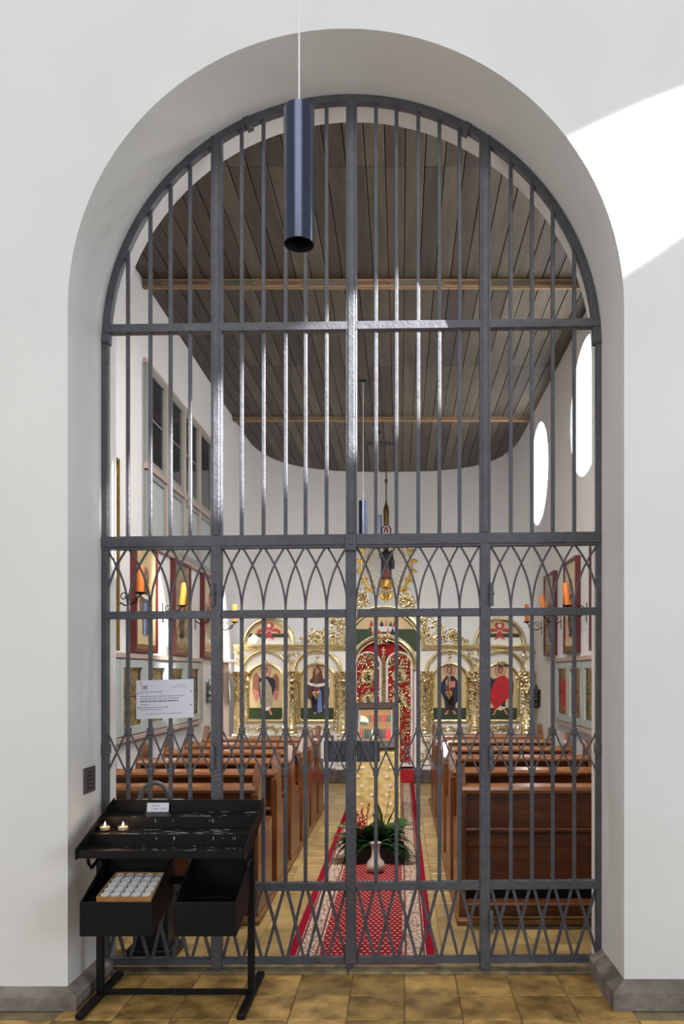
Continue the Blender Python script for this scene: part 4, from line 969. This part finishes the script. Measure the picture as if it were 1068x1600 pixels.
for i, (a, b) in enumerate(WI):
    wall_icon(-1, a, b, 1.80, 2.88, 'red-framed upright icon on the left wall, %s' % ['between the first two candles from the gate', 'middle of the three red frames', 'furthest of the three red frames from the gate'][i], i, fig=figs[i])
    wall_icon(1, a, b, 1.83, 2.91, 'red-framed upright icon on the right wall, %s' % ['half hidden by the gate jamb', 'middle one beside the nearest orange candle', 'furthest one towards the icon screen'][i], i+3, fig=figs[2-i])
wall_icon(-1, 5.9, 6.93, 1.80, 3.5, 'tall dark and gilt framed picture at the left edge of the archway', 9, 'frame_gilt', 'virgin')

# candle sconces with orange candles
def sconce(s, y, lbS, lbC, lean):
    x = XL if s < 0 else XR; t = -s; cxn = x+t*.21; zc = 2.33
    r = thing('candle_sconce', (x, y, 2.2), lbS, 'sconce', 'wall candle sconces')
    MB().bbox((min(x, x+t*.006), y-.012, 2.14), (max(x, x+t*.006), y+.012, 2.36), .003).build('wall_plate', 'black_iron', r)
    pts = [(x+t*.006, y, 2.25), (x+t*.07, y, 2.21), (x+t*.14, y, 2.23), (cxn, y, 2.31)]
    MB().tube(pts, .007, 6).build('arm', 'black_iron', r, smooth=True)
    pts = []
    for i in range(16): g = i*.45; rr = .045*(1-i/19); pts.append((x+t*(.06+rr*math.cos(g)), y, 2.29+rr*math.sin(g)))
    MB().tube(pts, .005, 5, up=(0, 1, 0)).build('scroll', 'black_iron', r, smooth=True)
    pts = []
    for i in range(14): g = PI+i*.5; rr = .035*(1-i/18); pts.append((cxn-t*.05+t*rr*math.cos(g), y, 2.26+rr*math.sin(g)))
    MB().tube(pts, .005, 5, up=(0, 1, 0)).build('scroll', 'black_iron', r, smooth=True)
    MB().lathe([(0, zc-.02), (.02, zc-.02), (.05, zc-.008), (.055, zc), (0, zc)], (cxn, y, 0), 16).build('drip_pan', 'black_iron', r, smooth=True)
    T = Matrix.Rotation(lean, 3, 'Y')
    c = thing('candle', (cxn, y, zc), lbC, 'candle', 'orange wall candles')
    MB().lathe([(0, 0), (.03, 0), (.031, .01), (.03, .235), (.026, .242), (.006, .238), (0, .238)], (cxn, y, zc), 18, tilt=T).build('wax', 'orange_wax', c, smooth=True)
    MB().lathe([(0, .235), (.002, .235), (.002, .25), (0, .25)], (cxn, y, zc), 5, tilt=T).build('wick', 'carved_dark', c)
nm = ['nearest the gate', 'second from the gate', 'third from the gate', 'beside the icon screen']
for i, y in enumerate(SC):
    sconce(-1, y, 'black scrolled candle bracket on the left wall, %s' % nm[i], 'orange candle on the left wall bracket %s' % nm[i], (.0, .12, .0, .02)[i])
    if i: sconce(1, y, 'black scrolled candle bracket on the right wall, %s' % nm[i], 'orange candle on the right wall bracket %s' % nm[i], (-.0, -.10, -.14, -.02)[i])

# display cabinets let into the side walls
def cabinet(s, lb):
    x = XL if s < 0 else XR; y0, y1, z0, z1 = 6.25, 9.80, 1.02, 1.74
    r = thing('display_cabinet', (x, (y0+y1)/2, z0), lb, 'cabinet', 'wall display cabinets')
    def q(u, v, d): return (x-s*d, u, v)
    MB().prism([(y0, z0), (y1, z0), (y1, z1), (y0, z1)], q, .001, .008).build('back', 'sage_grey', r)
    for p in ([(y0-.05, z1), (y1+.05, z1), (y1+.05, z1+.045), (y0-.05, z1+.045)], [(y0-.05, z0-.045), (y1+.05, z0-.045), (y1+.05, z0), (y0-.05, z0)], [(y1, z0), (y1+.05, z0), (y1+.05, z1), (y1, z1)], [(y0-.05, z0), (y0, z0), (y0, z1), (y0-.05, z1)]):
        MB().prism(p, q, .001, .06).build('outer_trim', 'rose_trim', r)
    n = 5; bw = (y1-y0)/n
    for i in range(n):
        a, b = y0+i*bw+.01, y0+(i+1)*bw-.01; f = .085
        mb = MB()
        for p in ([(a, z0+.01), (b, z0+.01), (b, z0+f), (a, z0+f)], [(a, z1-f), (b, z1-f), (b, z1-.01), (a, z1-.01)], [(a, z0+f), (a+f, z0+f), (a+f, z1-f), (a, z1-f)], [(b-f, z0+f), (b, z0+f), (b, z1-f), (b-f, z1-f)]): mb.prism(p, q, .025, .05)
        d = mb.build('door', 'sage_paint', r)
        MB().prism([(a+f, z0+f), (b-f, z0+f), (b-f, z1-f), (a+f, z1-f)], q, .036, .039).build('pane', 'clear_pane', d)
        MB().prism([(a+f, (z0+z1)/2-.006), (b-f, (z0+z1)/2-.006), (b-f, (z0+z1)/2+.006), (a+f, (z0+z1)/2+.006)], q, .016, .024).build('shelf_edge', 'carved_dark', d)
        MB().prism([(a+.04, z0+.05), (b-.04, z0+.05), (b-.04, z1-.05), (a+.04, z1-.05)], q, .008, .014).build('gilt_icon_cover', 'brocade', d)
        if i == 4:
            MB().prism([(a+.2, z0+.12), (b-.2, z0+.12), (b-.17, (z0+z1)/2), (b-.22, z1-.22), (a+.22, z1-.22), (a+.17, (z0+z1)/2)], q, .014, .016).build('painted_robe', 'paint_red' if s > 0 else 'paint_brown', d)
            MB().prism([((a+b)/2+.06*math.cos(g*PI/6), z1-.18+.06*math.sin(g*PI/6)) for g in range(12)], q, .014, .0165).build('painted_face', 'paint_skin', d)
cabinet(-1, 'sage green glazed cabinet with gilded contents on the left wall behind the paper notice')
cabinet(1, 'sage green glazed cabinet on the right wall beyond the pews')
# dark carved bracket and its fainter counterpart
def ornament(s, y, z, m, lb):
    x = XL if s < 0 else XR; t = -s; o = thing('wall_ornament', (x, y, z), lb, 'ornament')
    MB().lathe([(0, 0), (.03, .01), (.05, .05), (.03, .09), (.055, .13), (.035, .2), (.05, .24), (.02, .31), (.0, .37)], (x+t*.055, y, z), 10).build('carved_drop', m, o, smooth=True)
    MB().bbox((min(x, x+t*.02), y-.04, z+.03), (max(x, x+t*.02), y+.04, z+.28), .004).build('back_plate', m, o)
ornament(1, 11.15, 1.09, 'carved_dark', 'dark carved hanging ornament on the right wall near the icon screen')
ornament(-1, 10.25, 1.20, 'steel', 'grey hanging ornament on the left wall past the cabinet')

# ------------------------------------------------------------------ candle stand
sx0, sx1 = -1.5, -.725
cs = thing('candle_stand', ((sx0+sx1)/2, 3.85, 0), 'black iron votive candle stand with stepped tray, left before the gate', 'candle stand')
for x in (sx0+.02, sx1-.01):
    MB().bbox((x-.016, 3.85-.016, .03), (x+.016, 3.85+.016, .80), .003).build('leg', 'black_iron', cs)
    MB().bbox((x-.02, 3.59, .0), (x+.02, 4.12, .03), .006).build('foot', 'black_iron', cs)
    MB().tube([(x, 3.85, .70), (x, 3.74, .665), (x, 3.70, .70), (x, 3.69, .76)], .008, 6).build('brace', 'black_iron', cs, smooth=True)
MB().bbox((sx0+.036, 3.84, .015), (sx1-.026, 3.86, .04), .003).build('cross_bar', 'black_iron', cs)
MB().bbox((sx0+.036, 3.84, .56), (sx1-.026, 3.86, .60), .003).build('hanger_bar', 'black_iron', cs)
tr_ = MB()
step = [(3.62, .74), (3.62, .775), (3.628, .775), (3.628, .765), (3.78, .765), (3.78, .82), (3.94, .82), (3.94, .875), (4.09, .875), (4.09, .935), (4.1, .935), (4.1, .86), (3.95, .80), (3.79, .745)]
tray = tr_.prism(step, lambda u, v, d: (d, u, v), sx0, sx1).build('tray', 'black_iron', cs)
for x in (sx0-.006, sx1): MB().prism([(3.61, .735), (3.61, .785), (4.1, .945), (4.105, .86), (3.8, .75)], lambda u, v, d, x=x: (x+d, u, v), 0, .006).build('tray_side', 'black_iron', cs)
mb = MB(); rn = random.Random(5)
for k in range(150):
    x = rn.uniform(sx0+.1, sx1-.03); i = rn.randrange(3); y = (3.63, 3.785, 3.945)[i]+rn.random()**2*.14; mb.blob((x, y, (.765, .82, .875)[i]), rn.uniform(.001, .004), (rn.uniform(1, 9), 1, .3), 6, 4)
for k in range(12):
    x = rn.uniform(sx0+.2, sx1-.05); i = rn.randrange(2); z1 = (.82, .875)[i]; mb.blob((x, (3.78, 3.94)[i]-.001, z1-.02), rn.uniform(.0012, .0026), (1, .5, rn.uniform(1.5, 6)), 5, 4)
wx = mb.build('wax_drips', 'drip_wax', cs); wx['kind'] = 'stuff'
for a, b in ((-1.44, -1.115), (-1.017, -.735)):
    bx = MB().bbox((a, 3.50, .418), (b, 3.508, .572), .002).build('front', 'black_iron', cs, label='open tray box under the stand')
    for x in (a, b-.006): MB().prism([(3.508, .42), (3.508, .572), (3.84, .705), (3.84, .50)], lambda u, v, d, x=x: (x+d, u, v), 0, .006).build('side', 'black_iron', bx)
    zf = .535 if a < -1.2 else .42
    MB().prism([(3.508, zf), (3.508, zf+.01), (3.838, zf+.078), (3.838, zf+.068)], lambda u, v, d: (d, u, v), a+.006, b-.006).build('bottom', 'black_iron', bx)
    MB().bbox((a+.006, 3.832, .50), (b-.006, 3.84, .70), .002).build('rear', 'black_iron', bx)
# price card
kx, ky = -1.267, 4.074
kc = thing('price_card', (kx, ky, .875), 'small white candle price card standing at the back of the candle stand', 'card')
def kp(u, v, d): return (kx+u, ky-d+.18*(v), .876+v)
MB().prism([(-.057, 0), (.057, 0), (.057, .046), (-.057, .046)], kp, 0, .0012).build('card', 'paper', kc)
text_mb('Kerzen:', .013, lambda u, v, d: kp(u-.008, v+.032, .0013+d*.5)).build('lettering', 'paint_dark', kc)
text_mb('1 Stück  0,50 €', .013, lambda u, v, d: kp(u+.008, v+.016, .0013+d*.5)).build('lettering', 'paint_dark', kc)
# two burning lights on the stand
for x, lb in ((-1.462, 'lit glass tealight at the left end of the candle stand'), (-1.372, 'lit glass tealight, second from the left end of the candle stand')):
    t = thing('votive_light', (x, 3.862, .8205), lb, 'candle', 'burning votive lights')
    MB().lathe([(0, 0), (.022, 0), (.026, .006), (.027, .03), (.0255, .03), (.0245, .007), (0, .004)], (x, 3.862, .8205), 20, cap=False).build('glass_cup', 'glass', t, smooth=True)
    MB().lathe([(0, .0055), (.0225, .0055), (.0235, .02), (0, .02)], (x, 3.862, .8205), 18).build('wax', 'cream_wax', t, smooth=True)
    MB().lathe([(0, .022), (.0035, .026), (.0045, .031), (.0025, .038), (0.0004, .045)], (x, 3.862, .8205), 10).build('flame', 'flame', t, smooth=True)
    light('votive_flame_light', 'POINT', (x, 3.862, .875), .10, (1, .55, .2), shadow_soft_size=.006)
# cardboard tray with fresh tealights
tcx, tcy, tcz = -1.247, 3.64, .59; TA = .205
RX = Matrix.Rotation(TA, 3, 'X')
ct = thing('cardboard_tray', (tcx, tcy, tcz), 'brown cardboard tray holding rows of white tealights under the stand', 'tray')
def tp(p): return tuple(Vector((tcx, tcy, tcz))+RX @ Vector(p))
def tbox(a, b, name):
    m_ = MB().box(a, b); m_.v = [tp(v) for v in m_.v]; m_.build(name, 'cardboard', ct)
hw = .12; tbox((-hw, -hw, 0), (hw, hw, .003), 'tray_base')
for a, b in (((-hw-.003, -hw-.003, 0), (hw+.003, -hw, .028)), ((-hw-.003, hw, 0), (hw+.003, hw+.003, .028)), ((-hw-.003, -hw, 0), (-hw, hw, .028)), ((hw, -hw, 0), (hw+.003, hw, .028))): tbox(a, b, 'tray_wall')
t0 = None
for r_ in range(5):
    for k in range(5):
        p = tp((-.094+.047*k+random.uniform(-.001, .001), -.094+.047*r_, .0035))
        lb = 'white unlit tealight, %s from the left in the %s row of the cardboard tray' % (('first', 'second', 'third', 'fourth', 'last')[k], ('front', 'second', 'middle', 'fourth', 'back')[r_])
        if t0 is None:
            t0 = thing('tealight', (0, 0, 0), lb, 'tealight', 'tealights in the cardboard tray')
            MB().lathe([(0, 0), (.0205, 0), (.0215, .002), (.0215, .022), (.0205, .022), (.020, .018)], (0, 0, 0), 18, cap=False).build('cup', 'tealight_white', t0, smooth=True)
            MB().lathe([(0, .001), (.020, .001), (.020, .0175), (.0, .0185)], (0, 0, 0), 18, cap=False).build('wax', 'tealight_white', t0, smooth=True)
            t0.location = p; t0.rotation_euler.x = TA
        else: dup(t0, p, lb)

# offering box behind the grille
ob = thing('offering_box', (-1.40, 4.45, 0.0), 'steel offering box with a hoop handle on a dark pillar behind the left grille panel', 'box')
MB().bbox((-1.50, 4.37, .05), (-1.30, 4.53, .79), .006).build('pillar', 'steel_dark', ob)
MB().bbox((-1.54, 4.35, .0), (-1.26, 4.56, .05), .006).build('foot_plate', 'steel_dark', ob)
MB().bbox((-1.54, 4.34, .79), (-1.26, 4.56, .868), .006).build('money_box', 'steel', ob)
MB().bbox((-1.46, 4.43, .866), (-1.36, 4.45, .870), .001).build('coin_slot', 'paint_dark', ob)
pts = [(-1.40+.085*math.cos(PI-PI*i/16), 4.45, .865+.11*math.sin(PI-PI*i/16)) for i in range(17)]
MB().tube(pts, .014, 8, flat=.4, up=(0, 1, 0)).build('hoop_handle', 'steel', ob, smooth=True)
